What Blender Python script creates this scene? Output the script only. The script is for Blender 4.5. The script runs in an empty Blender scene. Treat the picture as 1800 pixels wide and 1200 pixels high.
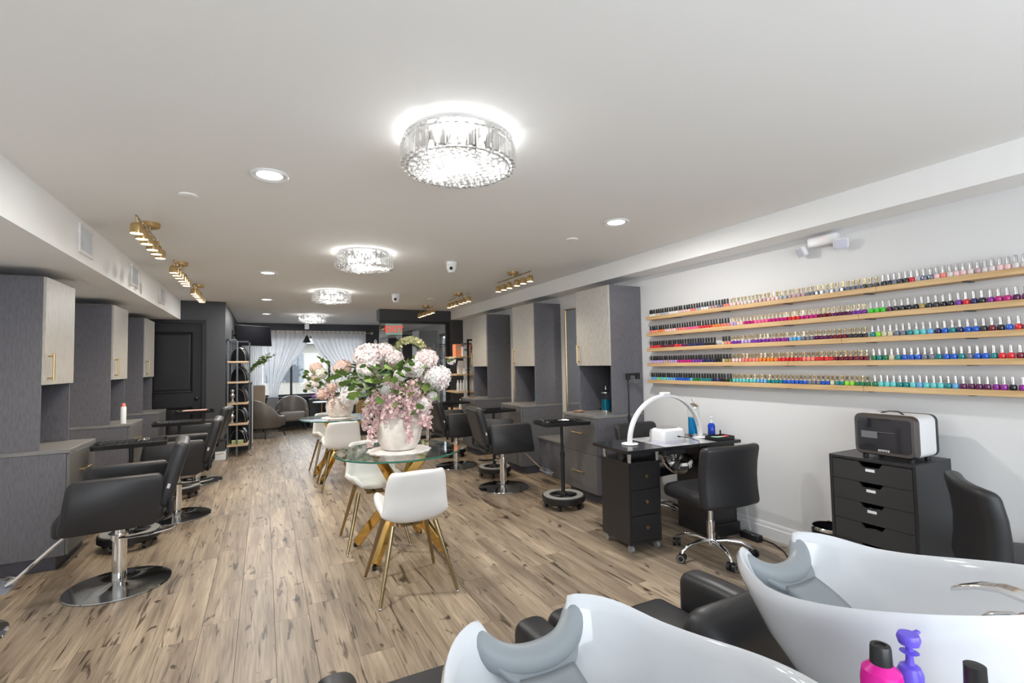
import bpy, bmesh, math, random
from mathutils import Matrix, Vector
PI = math.pi
random.seed(7)
C = bpy.context.scene.collection
sc = bpy.context.scene

# ------------------------------------------------------------------ camera
cam_d = bpy.data.cameras.new('camera'); cam = bpy.data.objects.new('camera', cam_d); C.objects.link(cam)
cr = Vector((0.89129196, -0.45302995, -0.01903982)); cu = Vector((-0.00317542, -0.04822593, 0.99883141)); cf = Vector((0.45341875, 0.89018994, 0.04442195))
cam.matrix_world = Matrix(((cr.x, cu.x, -cf.x, 0), (cr.y, cu.y, -cf.y, 0), (cr.z, cu.z, -cf.z, 1.41), (0, 0, 0, 1)))
cam_d.sensor_width = 36; cam_d.lens = 857.14 / 1800 * 36; cam_d.clip_start = .02; cam_d.clip_end = 200
sc.camera = cam
sc.view_settings.view_transform = 'Standard'; sc.view_settings.look = 'None'; sc.view_settings.gamma = 1
sc.view_settings.use_curve_mapping = False; sc.view_settings.exposure = 0.0

# ------------------------------------------------------------------ world, lights
w = bpy.data.worlds.new('sky'); sc.world = w; w.use_nodes = True
bg = w.node_tree.nodes['Background']; bg.inputs[0].default_value = (.86, .93, 1, 1); bg.inputs[1].default_value = 6.5
LAMP_SCALE = 1.0
def portal(name, loc, rot, sx, sy):
    d = bpy.data.lights.new(name, 'AREA'); d.shape = 'RECTANGLE'; d.size = sx; d.size_y = sy; d.cycles.is_portal = True
    o = bpy.data.objects.new(name, d); C.objects.link(o); o.location = loc; o.rotation_euler = rot; return o
portal('rear_window_portal', (.85, -1.66, 1.35), (math.pi / 2, 0, 0), 4.3, 1.7)
portal('shop_window_portal', (.99, 12.9, 1.44), (-math.pi / 2, 0, 0), 2.6, 1.45)
portal('street_door_portal', (3.62, 10.17, 1.05), (0, math.pi / 2, 0), 2.1, .85)
def lamp(name, kind, loc, energy, col=(1, 1, 1), size=.1, rot=None, parent=None, spot=None):
    d = bpy.data.lights.new(name, kind); d.energy = energy * LAMP_SCALE; d.color = col
    if kind == 'AREA': d.shape = 'DISK'; d.size = size
    elif kind == 'SPOT': d.spot_size = spot or 2.2; d.spot_blend = .8; d.shadow_soft_size = size
    else: d.shadow_soft_size = size
    o = bpy.data.objects.new(name, d); C.objects.link(o); o.location = loc
    if rot: o.rotation_euler = rot
    if parent: o.parent = parent
    return o
COOL = (1, .985, .96); WARM = (1, .86, .68)
CEIL = 2.46; WR = 3.54; WL = -1.90

# ------------------------------------------------------------------ materials
MATS = {}
def nodes(m): return m.node_tree.nodes, m.node_tree.links
def mat(name, col=(.8, .8, .8), rough=.5, metal=0, spec=.5, bump=None, var=None, trans=0, ior=1.45, emit=0, ecol=None, coat=0, alpha=1, sheen=0):
    if name in MATS: return MATS[name]
    m = bpy.data.materials.new(name); m.use_nodes = True; MATS[name] = m
    N, L = nodes(m); p = N['Principled BSDF']
    p.inputs['Base Color'].default_value = (*col, 1); p.inputs['Roughness'].default_value = rough; p.inputs['Metallic'].default_value = metal
    p.inputs['Specular IOR Level'].default_value = spec; p.inputs['Transmission Weight'].default_value = trans; p.inputs['IOR'].default_value = ior
    p.inputs['Coat Weight'].default_value = coat; p.inputs['Alpha'].default_value = alpha; p.inputs['Sheen Weight'].default_value = sheen
    if emit: p.inputs['Emission Color'].default_value = (*(ecol or col), 1); p.inputs['Emission Strength'].default_value = emit
    if bump or var:
        tc = N.new('ShaderNodeTexCoord')
    if var:   # (amount, scale xyz): tint wander
        mp = N.new('ShaderNodeMapping'); mp.inputs['Scale'].default_value = var[1]; L.new(tc.outputs['Object'], mp.inputs[0])
        nz = N.new('ShaderNodeTexNoise'); nz.inputs['Scale'].default_value = 1; nz.inputs['Detail'].default_value = 4; L.new(mp.outputs[0], nz.inputs[0])
        rp = N.new('ShaderNodeValToRGB'); a = var[0]
        rp.color_ramp.elements[0].position = .3; rp.color_ramp.elements[1].position = .7
        rp.color_ramp.elements[0].color = (*[c * (1 - a) for c in col], 1); rp.color_ramp.elements[1].color = (*[min(1, c * (1 + a)) for c in col], 1)
        L.new(nz.outputs[0], rp.inputs[0]); L.new(rp.outputs[0], p.inputs['Base Color'])
    if bump:  # (scale xyz, strength, distance)
        mp = N.new('ShaderNodeMapping'); mp.inputs['Scale'].default_value = bump[0]; L.new(tc.outputs['Object'], mp.inputs[0])
        nz = N.new('ShaderNodeTexNoise'); nz.inputs['Scale'].default_value = 1; nz.inputs['Detail'].default_value = 3; L.new(mp.outputs[0], nz.inputs[0])
        b = N.new('ShaderNodeBump'); b.inputs['Strength'].default_value = bump[1]; b.inputs['Distance'].default_value = bump[2]
        L.new(nz.outputs[0], b.inputs['Height']); L.new(b.outputs[0], p.inputs['Normal'])
    return m
def plank_mat():
    m = bpy.data.materials.new('oak_plank'); m.use_nodes = True; N, L = nodes(m); p = N['Principled BSDF']
    tc = N.new('ShaderNodeTexCoord'); oi = N.new('ShaderNodeObjectInfo')
    off = N.new('ShaderNodeVectorMath'); off.operation = 'SCALE'; off.inputs[0].default_value = (31, 57, 11); L.new(oi.outputs['Random'], off.inputs['Scale'])
    add = N.new('ShaderNodeVectorMath'); add.operation = 'ADD'; L.new(tc.outputs['Object'], add.inputs[0]); L.new(off.outputs[0], add.inputs[1])
    def noise(scale, detail, lo, hi, c0, c1, dist=0):
        mp = N.new('ShaderNodeMapping'); mp.inputs['Scale'].default_value = scale; L.new(add.outputs[0], mp.inputs[0])
        n = N.new('ShaderNodeTexNoise'); n.inputs['Scale'].default_value = 1; n.inputs['Detail'].default_value = detail; n.inputs['Distortion'].default_value = dist
        L.new(mp.outputs[0], n.inputs[0])
        r = N.new('ShaderNodeValToRGB'); r.color_ramp.elements[0].position = lo; r.color_ramp.elements[1].position = hi
        r.color_ramp.elements[0].color = (*c0, 1); r.color_ramp.elements[1].color = (*c1, 1); L.new(n.outputs[0], r.inputs[0]); return r, n
    base, n1 = noise((16, 1.3, 1), 6, .3, .68, (.205, .148, .098), (.43, .335, .23), .6)
    grain, n2 = noise((120, 4, 1), 4, .35, .6, (.72, .70, .68), (1, 1, 1))
    crack, n3 = noise((30, 2.6, 1), 5, .33, .40, (.26, .22, .19), (1, 1, 1), .9)
    knot, n4 = noise((13, 8, 1), 2, .27, .33, (.2, .16, .13), (1, 1, 1), .3)
    def mul(a, b):
        x = N.new('ShaderNodeMix'); x.data_type = 'RGBA'; x.blend_type = 'MULTIPLY'; x.inputs[0].default_value = 1
        L.new(a, x.inputs[6]); L.new(b, x.inputs[7]); return x.outputs[2]
    c = mul(mul(mul(base.outputs[0], grain.outputs[0]), crack.outputs[0]), knot.outputs[0])
    hs = N.new('ShaderNodeHueSaturation'); rg = N.new('ShaderNodeMapRange'); rg.inputs['To Min'].default_value = .82; rg.inputs['To Max'].default_value = 1.14
    L.new(oi.outputs['Random'], rg.inputs[0]); L.new(rg.outputs[0], hs.inputs['Value']); hs.inputs['Saturation'].default_value = .9
    L.new(c, hs.inputs['Color']); L.new(hs.outputs[0], p.inputs['Base Color'])
    p.inputs['Roughness'].default_value = .42; p.inputs['Specular IOR Level'].default_value = .45
    b = N.new('ShaderNodeBump'); b.inputs['Strength'].default_value = .12; b.inputs['Distance'].default_value = .002; L.new(n2.outputs[0], b.inputs['Height']); L.new(b.outputs[0], p.inputs['Normal'])
    MATS['oak_plank'] = m; return m
def wood_mat(name, c0, c1, axis=1, rough=.5):
    if name in MATS: return MATS[name]
    m = bpy.data.materials.new(name); m.use_nodes = True; N, L = nodes(m); p = N['Principled BSDF']; MATS[name] = m
    tc = N.new('ShaderNodeTexCoord'); mp = N.new('ShaderNodeMapping'); s = [40, 40, 40]; s[axis] = 2.5; mp.inputs['Scale'].default_value = s; L.new(tc.outputs['Object'], mp.inputs[0])
    n = N.new('ShaderNodeTexNoise'); n.inputs['Scale'].default_value = 1; n.inputs['Detail'].default_value = 4; n.inputs['Distortion'].default_value = .5; L.new(mp.outputs[0], n.inputs[0])
    r = N.new('ShaderNodeValToRGB'); r.color_ramp.elements[0].position = .35; r.color_ramp.elements[1].position = .65
    r.color_ramp.elements[0].color = (*c0, 1); r.color_ramp.elements[1].color = (*c1, 1); L.new(n.outputs[0], r.inputs[0]); L.new(r.outputs[0], p.inputs['Base Color'])
    p.inputs['Roughness'].default_value = rough; return m
def emboss_mat(name, col, rough):   # laminate embossed with short vertical dashes
    m = bpy.data.materials.new(name); m.use_nodes = True; N, L = nodes(m); p = N['Principled BSDF']; MATS[name] = m
    tc = N.new('ShaderNodeTexCoord'); mp = N.new('ShaderNodeMapping'); mp.inputs['Scale'].default_value = (95, 95, 17); L.new(tc.outputs['Object'], mp.inputs[0])
    n = N.new('ShaderNodeTexNoise'); n.inputs['Scale'].default_value = 1; n.inputs['Detail'].default_value = 2; L.new(mp.outputs[0], n.inputs[0])
    r = N.new('ShaderNodeValToRGB'); r.color_ramp.elements[0].position = .36; r.color_ramp.elements[1].position = .58
    r.color_ramp.elements[0].color = (*[c * .86 for c in col], 1); r.color_ramp.elements[1].color = (*[c * 1.05 for c in col], 1)
    L.new(n.outputs[0], r.inputs[0]); L.new(r.outputs[0], p.inputs['Base Color']); p.inputs['Roughness'].default_value = rough
    b = N.new('ShaderNodeBump'); b.inputs['Strength'].default_value = .35; b.inputs['Distance'].default_value = .0035; L.new(n.outputs[0], b.inputs['Height']); L.new(b.outputs[0], p.inputs['Normal'])
    return m
def glass_mat(name, col, tint=.06, rough=.02, gloss_min=.035):   # thin clear pane: transparent with fresnel reflection
    m = bpy.data.materials.new(name); m.use_nodes = True; N, L = nodes(m); MATS[name] = m
    N.remove(N['Principled BSDF']); out = N['Material Output']
    t = N.new('ShaderNodeBsdfTransparent'); t.inputs[0].default_value = (*col, 1); g = N.new('ShaderNodeBsdfGlossy'); g.inputs['Roughness'].default_value = rough
    lw = N.new('ShaderNodeLayerWeight'); lw.inputs[0].default_value = .5; f = N.new('ShaderNodeMath'); f.operation = 'POWER'; f.inputs[1].default_value = 4; L.new(lw.outputs['Facing'], f.inputs[0])
    a = N.new('ShaderNodeMath'); a.operation = 'ADD'; a.inputs[1].default_value = gloss_min; a.use_clamp = True; L.new(f.outputs[0], a.inputs[0])
    x = N.new('ShaderNodeMixShader'); L.new(a.outputs[0], x.inputs[0]); L.new(t.outputs[0], x.inputs[1]); L.new(g.outputs[0], x.inputs[2]); L.new(x.outputs[0], out.inputs[0]); return m
def crystal_mat():
    m = bpy.data.materials.new('crystal'); m.use_nodes = True; N, L = nodes(m); MATS['crystal'] = m
    N.remove(N['Principled BSDF']); out = N['Material Output']
    t = N.new('ShaderNodeBsdfTransparent'); t.inputs[0].default_value = (.97, .97, .97, 1); g = N.new('ShaderNodeBsdfGlossy'); g.inputs['Roughness'].default_value = .05; g.inputs[0].default_value = (.75, .75, .74, 1)
    tr = N.new('ShaderNodeBsdfTranslucent'); x = N.new('ShaderNodeMixShader'); x.inputs[0].default_value = .10; L.new(g.outputs[0], x.inputs[1]); L.new(tr.outputs[0], x.inputs[2])
    lw = N.new('ShaderNodeLayerWeight'); lw.inputs[0].default_value = .35
    r = N.new('ShaderNodeMapRange'); r.inputs['To Min'].default_value = .25; r.inputs['To Max'].default_value = .95; L.new(lw.outputs['Facing'], r.inputs[0])
    y = N.new('ShaderNodeMixShader'); L.new(r.outputs[0], y.inputs[0]); L.new(t.outputs[0], y.inputs[1]); L.new(x.outputs[0], y.inputs[2]); L.new(y.outputs[0], out.inputs[0]); return m
def sheer_mat():
    m = bpy.data.materials.new('sheer_voile'); m.use_nodes = True; N, L = nodes(m); MATS['sheer'] = m
    N.remove(N['Principled BSDF']); out = N['Material Output']
    t = N.new('ShaderNodeBsdfTransparent'); d = N.new('ShaderNodeBsdfDiffuse'); d.inputs[0].default_value = (.85, .85, .86, 1); tr = N.new('ShaderNodeBsdfTranslucent'); tr.inputs[0].default_value = (.85, .85, .87, 1)
    x = N.new('ShaderNodeMixShader'); x.inputs[0].default_value = .22; L.new(d.outputs[0], x.inputs[1]); L.new(tr.outputs[0], x.inputs[2])
    y = N.new('ShaderNodeMixShader'); y.inputs[0].default_value = .92; L.new(t.outputs[0], y.inputs[1]); L.new(x.outputs[0], y.inputs[2]); L.new(y.outputs[0], out.inputs[0]); return m

PLANK = plank_mat(); CRYSTAL = crystal_mat(); SHEER = sheer_mat()
CEILP = mat('ceiling_paint', (.90, .90, .89), .9, bump=((60, 60, 60), .05, .002))
WALLP = mat('white_wall_paint', (.72, .72, .72), .85, bump=((80, 80, 80), .06, .002))
CHAR = mat('charcoal_paint', (.055, .056, .06), .55)
TRIMW = mat('white_trim_paint', (.82, .82, .82), .4)
DOORB = mat('black_door_paint', (.013, .013, .014), .4)
CABD = emboss_mat('graphite_laminate', (.132, .130, .146), .30)
CABL = emboss_mat('light_grey_laminate', (.43, .41, .375), .34)
CTOP = mat('grey_worktop', (.20, .195, .19), .3, var=(.2, (6, 40, 40)))
NICHE = mat('dark_niche_panel', (.06, .06, .075), .45)
BRASS = mat('brushed_brass', (.62, .45, .22), .28, 1)
GOLD = mat('polished_gold', (.78, .52, .17), .12, 1)
BRONZE = mat('antique_brass_tube', (.40, .31, .17), .25, 1)
CHROME = mat('chrome', (.82, .83, .84), .08, 1)
STEELD = mat('dark_polished_disc', (.42, .43, .43), .10, 1)
BLK_L = mat('black_leather', (.022, .022, .024), .42, bump=((220, 220, 220), .12, .001))
BLK_M = mat('black_metal', (.018, .018, .02), .38)
BLK_P = mat('black_plastic', (.015, .015, .016), .3)
BLK_W = mat('black_woodgrain', (.018, .017, .018), .35, bump=((120, 120, 8), .2, .001))
GRYP = mat('grey_plastic', (.25, .255, .26), .45)
SILP = mat('silver_plastic', (.55, .55, .53), .35)
WHT_L = mat('white_leather', (.80, .79, .77), .42, bump=((260, 260, 260), .06, .001))
WHT_P = mat('white_plastic', (.82, .82, .83), .3)
CERAM = mat('white_ceramic', (.69, .71, .74), .08, coat=.4)
GELP = mat('grey_gel_rubber', (.29, .32, .34), .42)
CLAY = mat('whitewashed_clay', (.72, .66, .60), .9, var=(.13, (14, 14, 14)), bump=((30, 30, 60), .35, .006))
DOILY = mat('white_woven_mat', (.78, .75, .72), .95, bump=((160, 160, 160), .5, .003))
PINE = wood_mat('pine_shelf', (.50, .31, .14), (.66, .46, .24), 1)
PINEX = wood_mat('pine_shelf_short', (.52, .36, .21), (.66, .48, .30), 0)
GLASS = glass_mat('clear_glass', (.93, .97, .955)); GLASSW = glass_mat('window_glass', (.97, .98, .98)); GLASSE = mat('green_glass_edge', (.03, .16, .12), .1, trans=.3)
GLASSR = glass_mat('reflective_partition_glass', (.80, .82, .84), gloss_min=.22)
MIRROR = mat('mirror_silver', (.86, .88, .89), .02, 1)
BRN_L = mat('taupe_leather', (.16, .14, .12), .35, bump=((180, 180, 180), .1, .001))
LIT = mat('lit_diffuser', (1, .97, .92), .5, emit=7); LITW = mat('lit_warm_lens', (1, .9, .74), .5, emit=9)
BULB = mat('lit_bulb', (1, .97, .93), .4, emit=5)

# ------------------------------------------------------------------ mesh builder
class MB:
    def __init__(s, M=None): s.v = []; s.f = []; s.m = []; s.M = M; s.cur = 0
    def add(s, vs, fs, M=None):
        b = len(s.v)
        for p in vs:
            p = Vector(p)
            if M is not None: p = M @ p
            if s.M is not None: p = s.M @ p
            s.v.append(p)
        for f in fs: s.f.append([i + b for i in f]); s.m.append(s.cur)
        return s
    def box(s, x0, x1, y0, y1, z0, z1, ch=0, M=None):
        if x0 > x1: x0, x1 = x1, x0
        if y0 > y1: y0, y1 = y1, y0
        if z0 > z1: z0, z1 = z1, z0
        if ch <= 0:
            vs = [(x, y, z) for x in (x0, x1) for y in (y0, y1) for z in (z0, z1)]
            return s.add(vs, [(0, 1, 3, 2), (4, 6, 7, 5), (0, 4, 5, 1), (2, 3, 7, 6), (0, 2, 6, 4), (1, 5, 7, 3)], M)
        c = [(x0, x1), (y0, y1), (z0, z1)]; vs = []; idx = {}
        for a in (0, 1):
            for b in (0, 1):
                for d in (0, 1):
                    e = (a, b, d)
                    for ax in range(3):   # vertex on face normal to ax
                        p = []
                        for k in range(3):
                            v = c[k][e[k]]
                            if k != ax: v += ch if e[k] == 0 else -ch
                            p.append(v)
                        idx[(e, ax)] = len(vs); vs.append(p)
        fs = []
        for ax in range(3):
            o = [k for k in range(3) if k != ax]
            for side in (0, 1):
                q = []
                for (a, b) in ((0, 0), (1, 0), (1, 1), (0, 1)):
                    e = [0, 0, 0]; e[ax] = side; e[o[0]] = a; e[o[1]] = b; q.append(idx[(tuple(e), ax)])
                if (side == 0) != (ax == 1): q.reverse()
                fs.append(q)
        for ax in range(3):    # edges along ax
            o = [k for k in range(3) if k != ax]
            for a in (0, 1):
                for b in (0, 1):
                    e0 = [0, 0, 0]; e1 = [0, 0, 0]; e0[ax] = 0; e1[ax] = 1
                    for e in (e0, e1): e[o[0]] = a; e[o[1]] = b
                    fs.append([idx[(tuple(e0), o[0])], idx[(tuple(e1), o[0])], idx[(tuple(e1), o[1])], idx[(tuple(e0), o[1])]])
        for a in (0, 1):
            for b in (0, 1):
                for d in (0, 1): fs.append([idx[((a, b, d), k)] for k in range(3)])
        return s.add(vs, fs, M)
    def rbox(s, x0, x1, y0, y1, z0, z1, r, seg=3, M=None, bend=None):
        h = [(x1 - x0) / 2, (y1 - y0) / 2, (z1 - z0) / 2]; c = Vector(((x0 + x1) / 2, (y0 + y1) / 2, (z0 + z1) / 2)); r = min(r, *[q * .999 for q in h])
        def ticks(hh):
            t = [-hh + r * (1 - math.cos(PI / 2 * i / seg)) for i in range(seg + 1)]; k = 4
            mid = [-hh + r + (2 * hh - 2 * r) * i / k for i in range(1, k)]
            return t + mid + [-q for q in reversed(t)]
        T = [ticks(q) for q in h]; vs = []; fs = []; key = {}
        def vert(p):
            k = tuple(round(q, 5) for q in p)
            if k not in key:
                inner = Vector([max(-h[i] + r, min(h[i] - r, p[i])) for i in range(3)]); d = Vector(p) - inner
                q = inner + d.normalized() * r if d.length > 1e-9 else Vector(p)
                q = q + c
                if bend: q = Vector(bend(q))
                key[k] = len(vs); vs.append(q)
            return key[k]
        for ax in range(3):
            a, b = [k for k in range(3) if k != ax]
            for sd in (-1, 1):
                for i in range(len(T[a]) - 1):
                    for j in range(len(T[b]) - 1):
                        q = []
                        for (ii, jj) in ((i, j), (i + 1, j), (i + 1, j + 1), (i, j + 1)):
                            p = [0, 0, 0]; p[ax] = sd * h[ax]; p[a] = T[a][ii]; p[b] = T[b][jj]; q.append(vert(p))
                        if (sd < 0) != (ax == 1): q.reverse()
                        if len(set(q)) > 2: fs.append(q)
        return s.add(vs, fs, M)
    def ring(s, pts_list, close_ends=True, closed=False, M=None):
        n = len(pts_list[0]); vs = [p for r in pts_list for p in r]; fs = []; R = len(pts_list)
        for i in range(R if closed else R - 1):
            a = i * n; b = ((i + 1) % R) * n
            for j in range(n): fs.append((a + j, a + (j + 1) % n, b + (j + 1) % n, b + j))
        if close_ends and not closed: fs.append(tuple(reversed(range(n)))); fs.append(tuple((R - 1) * n + j for j in range(n)))
        return s.add(vs, fs, M)
    def cyl(s, p0, p1, r0, r1=None, n=16, M=None):
        r1 = r0 if r1 is None else r1; p0 = Vector(p0); p1 = Vector(p1); d = (p1 - p0).normalized(); q = d.to_track_quat('Z', 'Y').to_matrix()
        return s.ring([[p + q @ Vector((r * math.cos(2 * PI * j / n), r * math.sin(2 * PI * j / n), 0)) for j in range(n)] for p, r in ((p0, r0), (p1, r1))], M=M)
    def lathe(s, prof, n=24, M=None, c=(0, 0, 0)):
        return s.ring([[(c[0] + r * math.cos(2 * PI * j / n), c[1] + r * math.sin(2 * PI * j / n), c[2] + z) for j in range(n)] for r, z in [(max(r, 1e-4), z) for r, z in (prof[:-1] if prof[0] == prof[-1] else prof)]], closed=prof[0] == prof[-1], close_ends=prof[0][0] < 1e-3 and prof[-1][0] < 1e-3, M=M)
    def tube(s, pts, r, n=10, closed=False, M=None):
        pts = [Vector(p) for p in pts]; rs = r if isinstance(r, (list, tuple)) else [r] * len(pts); R = []; up = None
        for i, p in enumerate(pts):
            a = pts[i - 1] if (i > 0 or closed) else p; b = pts[(i + 1) % len(pts)] if (i < len(pts) - 1 or closed) else p
            d = (b - a).normalized()
            if up is None: up = Vector((0, 0, 1)) if abs(d.z) < .9 else Vector((1, 0, 0))
            e1 = d.cross(up)
            if e1.length < 1e-5: e1 = d.cross(Vector((0, 1, 0)))
            e1.normalize(); e2 = e1.cross(d).normalized(); up = e2
            R.append([p + (e1 * math.cos(2 * PI * j / n) + e2 * math.sin(2 * PI * j / n)) * rs[i] for j in range(n)])
        return s.ring(R, closed=closed, M=M)
    def sph(s, c, r, n=12, m=8, M=None):
        rr = r if isinstance(r, (tuple, list)) else (r, r, r)
        return s.ring([[(c[0] + rr[0] * math.sin(t) * math.cos(2 * PI * j / n), c[1] + rr[1] * math.sin(t) * math.sin(2 * PI * j / n), c[2] - rr[2] * math.cos(t)) for j in range(n)] for t in [max(.02, min(PI - .02, PI * i / m)) for i in range(m + 1)]], M=M)
    def prism(s, poly, a0, a1, axis=2, M=None):
        def P(u, v, a): q = [u, v]; q.insert(axis, a); return q
        n = len(poly)
        return s.add([P(u, v, a0) for u, v in poly] + [P(u, v, a1) for u, v in poly], [tuple(reversed(range(n))), tuple(range(n, 2 * n))] + [(i, (i + 1) % n, n + (i + 1) % n, n + i) for i in range(n)], M)
    def sheet(s, f, nu, nv, M=None):
        vs = [f(i / nu, j / nv) for i in range(nu + 1) for j in range(nv + 1)]
        return s.add(vs, [(i * (nv + 1) + j, (i + 1) * (nv + 1) + j, (i + 1) * (nv + 1) + j + 1, i * (nv + 1) + j + 1) for i in range(nu) for j in range(nv)], M)
    def build(s, name, mt, parent=None, smooth=True, angle=38, loc=None, fix=True):
        me = bpy.data.meshes.new(name); me.from_pydata([tuple(p) for p in s.v], [], s.f)
        for m in (mt if isinstance(mt, list) else [mt]): me.materials.append(m)
        if isinstance(mt, list): me.polygons.foreach_set('material_index', s.m)
        if fix:
            bm = bmesh.new(); bm.from_mesh(me); bmesh.ops.recalc_face_normals(bm, faces=bm.faces); bm.to_mesh(me); bm.free()
        if smooth:
            me.polygons.foreach_set('use_smooth', [True] * len(me.polygons)); me.set_sharp_from_angle(angle=math.radians(angle))
        me.update()
        o = bpy.data.objects.new(name, me); C.objects.link(o)
        if loc: o.location = loc
        if parent: o.parent = parent
        return o
def rrect(w, h, r, n=4, cx=0, cy=0):
    o = []
    for sx, sy, a0 in ((1, 1, 0), (-1, 1, PI / 2), (-1, -1, PI), (1, -1, 1.5 * PI)):
        for i in range(n + 1):
            a = a0 + PI / 2 * i / n; o.append((cx + sx * (w / 2 - r) + r * math.cos(a), cy + sy * (h / 2 - r) + r * math.sin(a)))
    return o
def thing(name, label, cat, loc=(0, 0, 0), rz=0, group=None):
    o = bpy.data.objects.new(name, None); C.objects.link(o); o.empty_display_size = .1; o.location = loc; o.rotation_euler = (0, 0, rz)
    return tag(o, label, cat, group)
def tag(o, label, cat, group=None, kind=None):
    o['label'] = label
    if cat: o['category'] = cat
    if group: o['group'] = group
    if kind: o['kind'] = kind
    return o
def st(o, label, cat): return tag(o, label, cat, kind='structure')
def kids(o): return [c for c in ALL() if c.parent == o]
def ALL(): return list(C.objects)
def dup(root, loc=None, rz=None, label=None, group=None):
    tree = {}
    for c in C.objects:
        if c.parent: tree.setdefault(c.parent.name, []).append(c)
    def cp(o, par):
        c = o.copy(); C.objects.link(c)
        if par: c.parent = par
        for k in tree.get(o.name, []): cp(k, c)
        return c
    r = cp(root, None)
    if loc is not None: r.location = loc
    if rz is not None: r.rotation_euler = (0, 0, rz)
    if label: r['label'] = label
    if group: r['group'] = group
    return r
def RZ(a): return Matrix.Rotation(a, 4, 'Z')
def RX(a): return Matrix.Rotation(a, 4, 'X')
def RY(a): return Matrix.Rotation(a, 4, 'Y')
def TR(*p): return Matrix.Translation(p)
def text_obj(name, body, size, mt, parent, loc, rot, depth=.001, bold=0):
    cu_ = bpy.data.curves.new(name, 'FONT'); cu_.body = body; cu_.size = size; cu_.extrude = depth; cu_.offset = bold; cu_.align_x = 'CENTER'; cu_.align_y = 'CENTER'
    t = bpy.data.objects.new(name, cu_); C.objects.link(t)
    dg = bpy.context.evaluated_depsgraph_get(); me = bpy.data.meshes.new_from_object(t.evaluated_get(dg)); bpy.data.objects.remove(t)
    me.materials.clear(); me.materials.append(mt)
    o = bpy.data.objects.new(name, me); C.objects.link(o); o.location = loc; o.rotation_euler = rot; o.parent = parent; return o

# ================================================================== SETTING
YB = -1.6; YF = 12.80; YD = 8.85; XP = -.54
# floor: subfloor and single planks
fl = st(MB().box(WL, WR, YB, YF, -.06, -.012).build('floor', mat('subfloor', (.05, .04, .035), .9), smooth=False), 'light oak plank floor running the length of the salon', 'floor')
PW = .178; PL = 1.22; planks = []
ncol = int((WR - WL) / PW) + 1
full = None; meshes = {}
def plank_mesh(wd, ln):
    k = (round(wd, 3), round(ln, 3))
    if k not in meshes:
        b = MB(); g = .0005; b.box(g, wd - g, g, ln - g, -.012, 0, .0008)
        o = b.build('plank', PLANK, smooth=False); meshes[k] = o.data; bpy.data.objects.remove(o)
    return meshes[k]
for i in range(ncol):
    x0 = WL + i * PW; wd = min(PW, WR - x0)
    off = (i * .413 + (i % 3) * .27) % PL; y = YB - off
    while y < YF:
        a = max(y, YB); b = min(y + PL, YF)
        if b - a > .03: planks.append((x0, a, wd, b - a))
        y += PL
def vis_rank(p):
    cx = p[0] + p[2] / 2; cy = p[1] + p[3] / 2; d = Vector((cx, cy, -1.41)); k = d.dot(cf)
    if k < .3: return 1e9
    u = 900 + 857 * d.dot(cr) / k; v = 600 - 857 * d.dot(cu) / k
    return k if (-150 < u < 1950 and v < 1350) else 1e6 + k
planks.sort(key=vis_rank)
rest = MB()
for i, (x, y, wd, ln) in enumerate(planks):
    if i < 300:
        o = bpy.data.objects.new('plank', plank_mesh(wd, ln)); C.objects.link(o); o.location = (x, y, 0); o.parent = fl
    else: g = .0005; rest.box(x + g, x + wd - g, y + g, y + ln - g, -.012, 0, .0008)
ro = rest.build('more_planks', PLANK, fl, smooth=False); ro['kind'] = 'stuff'

st(MB().box(WL - .1, WR + .1, YB - .1, YF + .1, CEIL, CEIL + .08).build('ceiling', CEILP, smooth=False), 'smooth white painted ceiling', 'ceiling')
st(MB().box(WL - .1, WL, YB, YD + .1, 0, CEIL).build('wall_left', WALLP, smooth=False), 'white wall behind the left styling stations', 'wall')
# right wall with a glazed street door beyond the partition
dy0, dy1, dz1 = 9.75, 10.60, 2.10
st(MB().box(WR, WR + .1, YB, dy0, 0, CEIL).box(WR, WR + .1, dy1, YF, 0, CEIL).box(WR, WR + .1, dy0, dy1, dz1, CEIL).build('wall_right', WALLP, smooth=False), 'long white wall carrying the polish shelves', 'wall')
rx0, rx1, rz0, rz1 = -1.3, 3.0, .5, 2.2
st(MB().box(WL - .1, rx0, YB - .1, YB, 0, CEIL).box(rx1, WR + .1, YB - .1, YB, 0, CEIL).box(rx0, rx1, YB - .1, YB, 0, rz0).box(rx0, rx1, YB - .1, YB, rz1, CEIL).build('wall_rear', WALLP, smooth=False), 'white wall with daylight window behind the camera', 'wall')
rw_ = MB().box(rx0, rx1, YB - .08, YB - .02, rz0, rz0 + .05).box(rx0, rx1, YB - .08, YB - .02, rz1 - .05, rz1)
for x in (rx0, .10, 1.53, rx1 - .05): rw_.box(x, x + .05, YB - .08, YB - .02, rz0 + .05, rz1 - .05)
st(rw_.build('window_3', TRIMW, smooth=False), 'white framed daylight window behind the camera', 'window')
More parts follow.
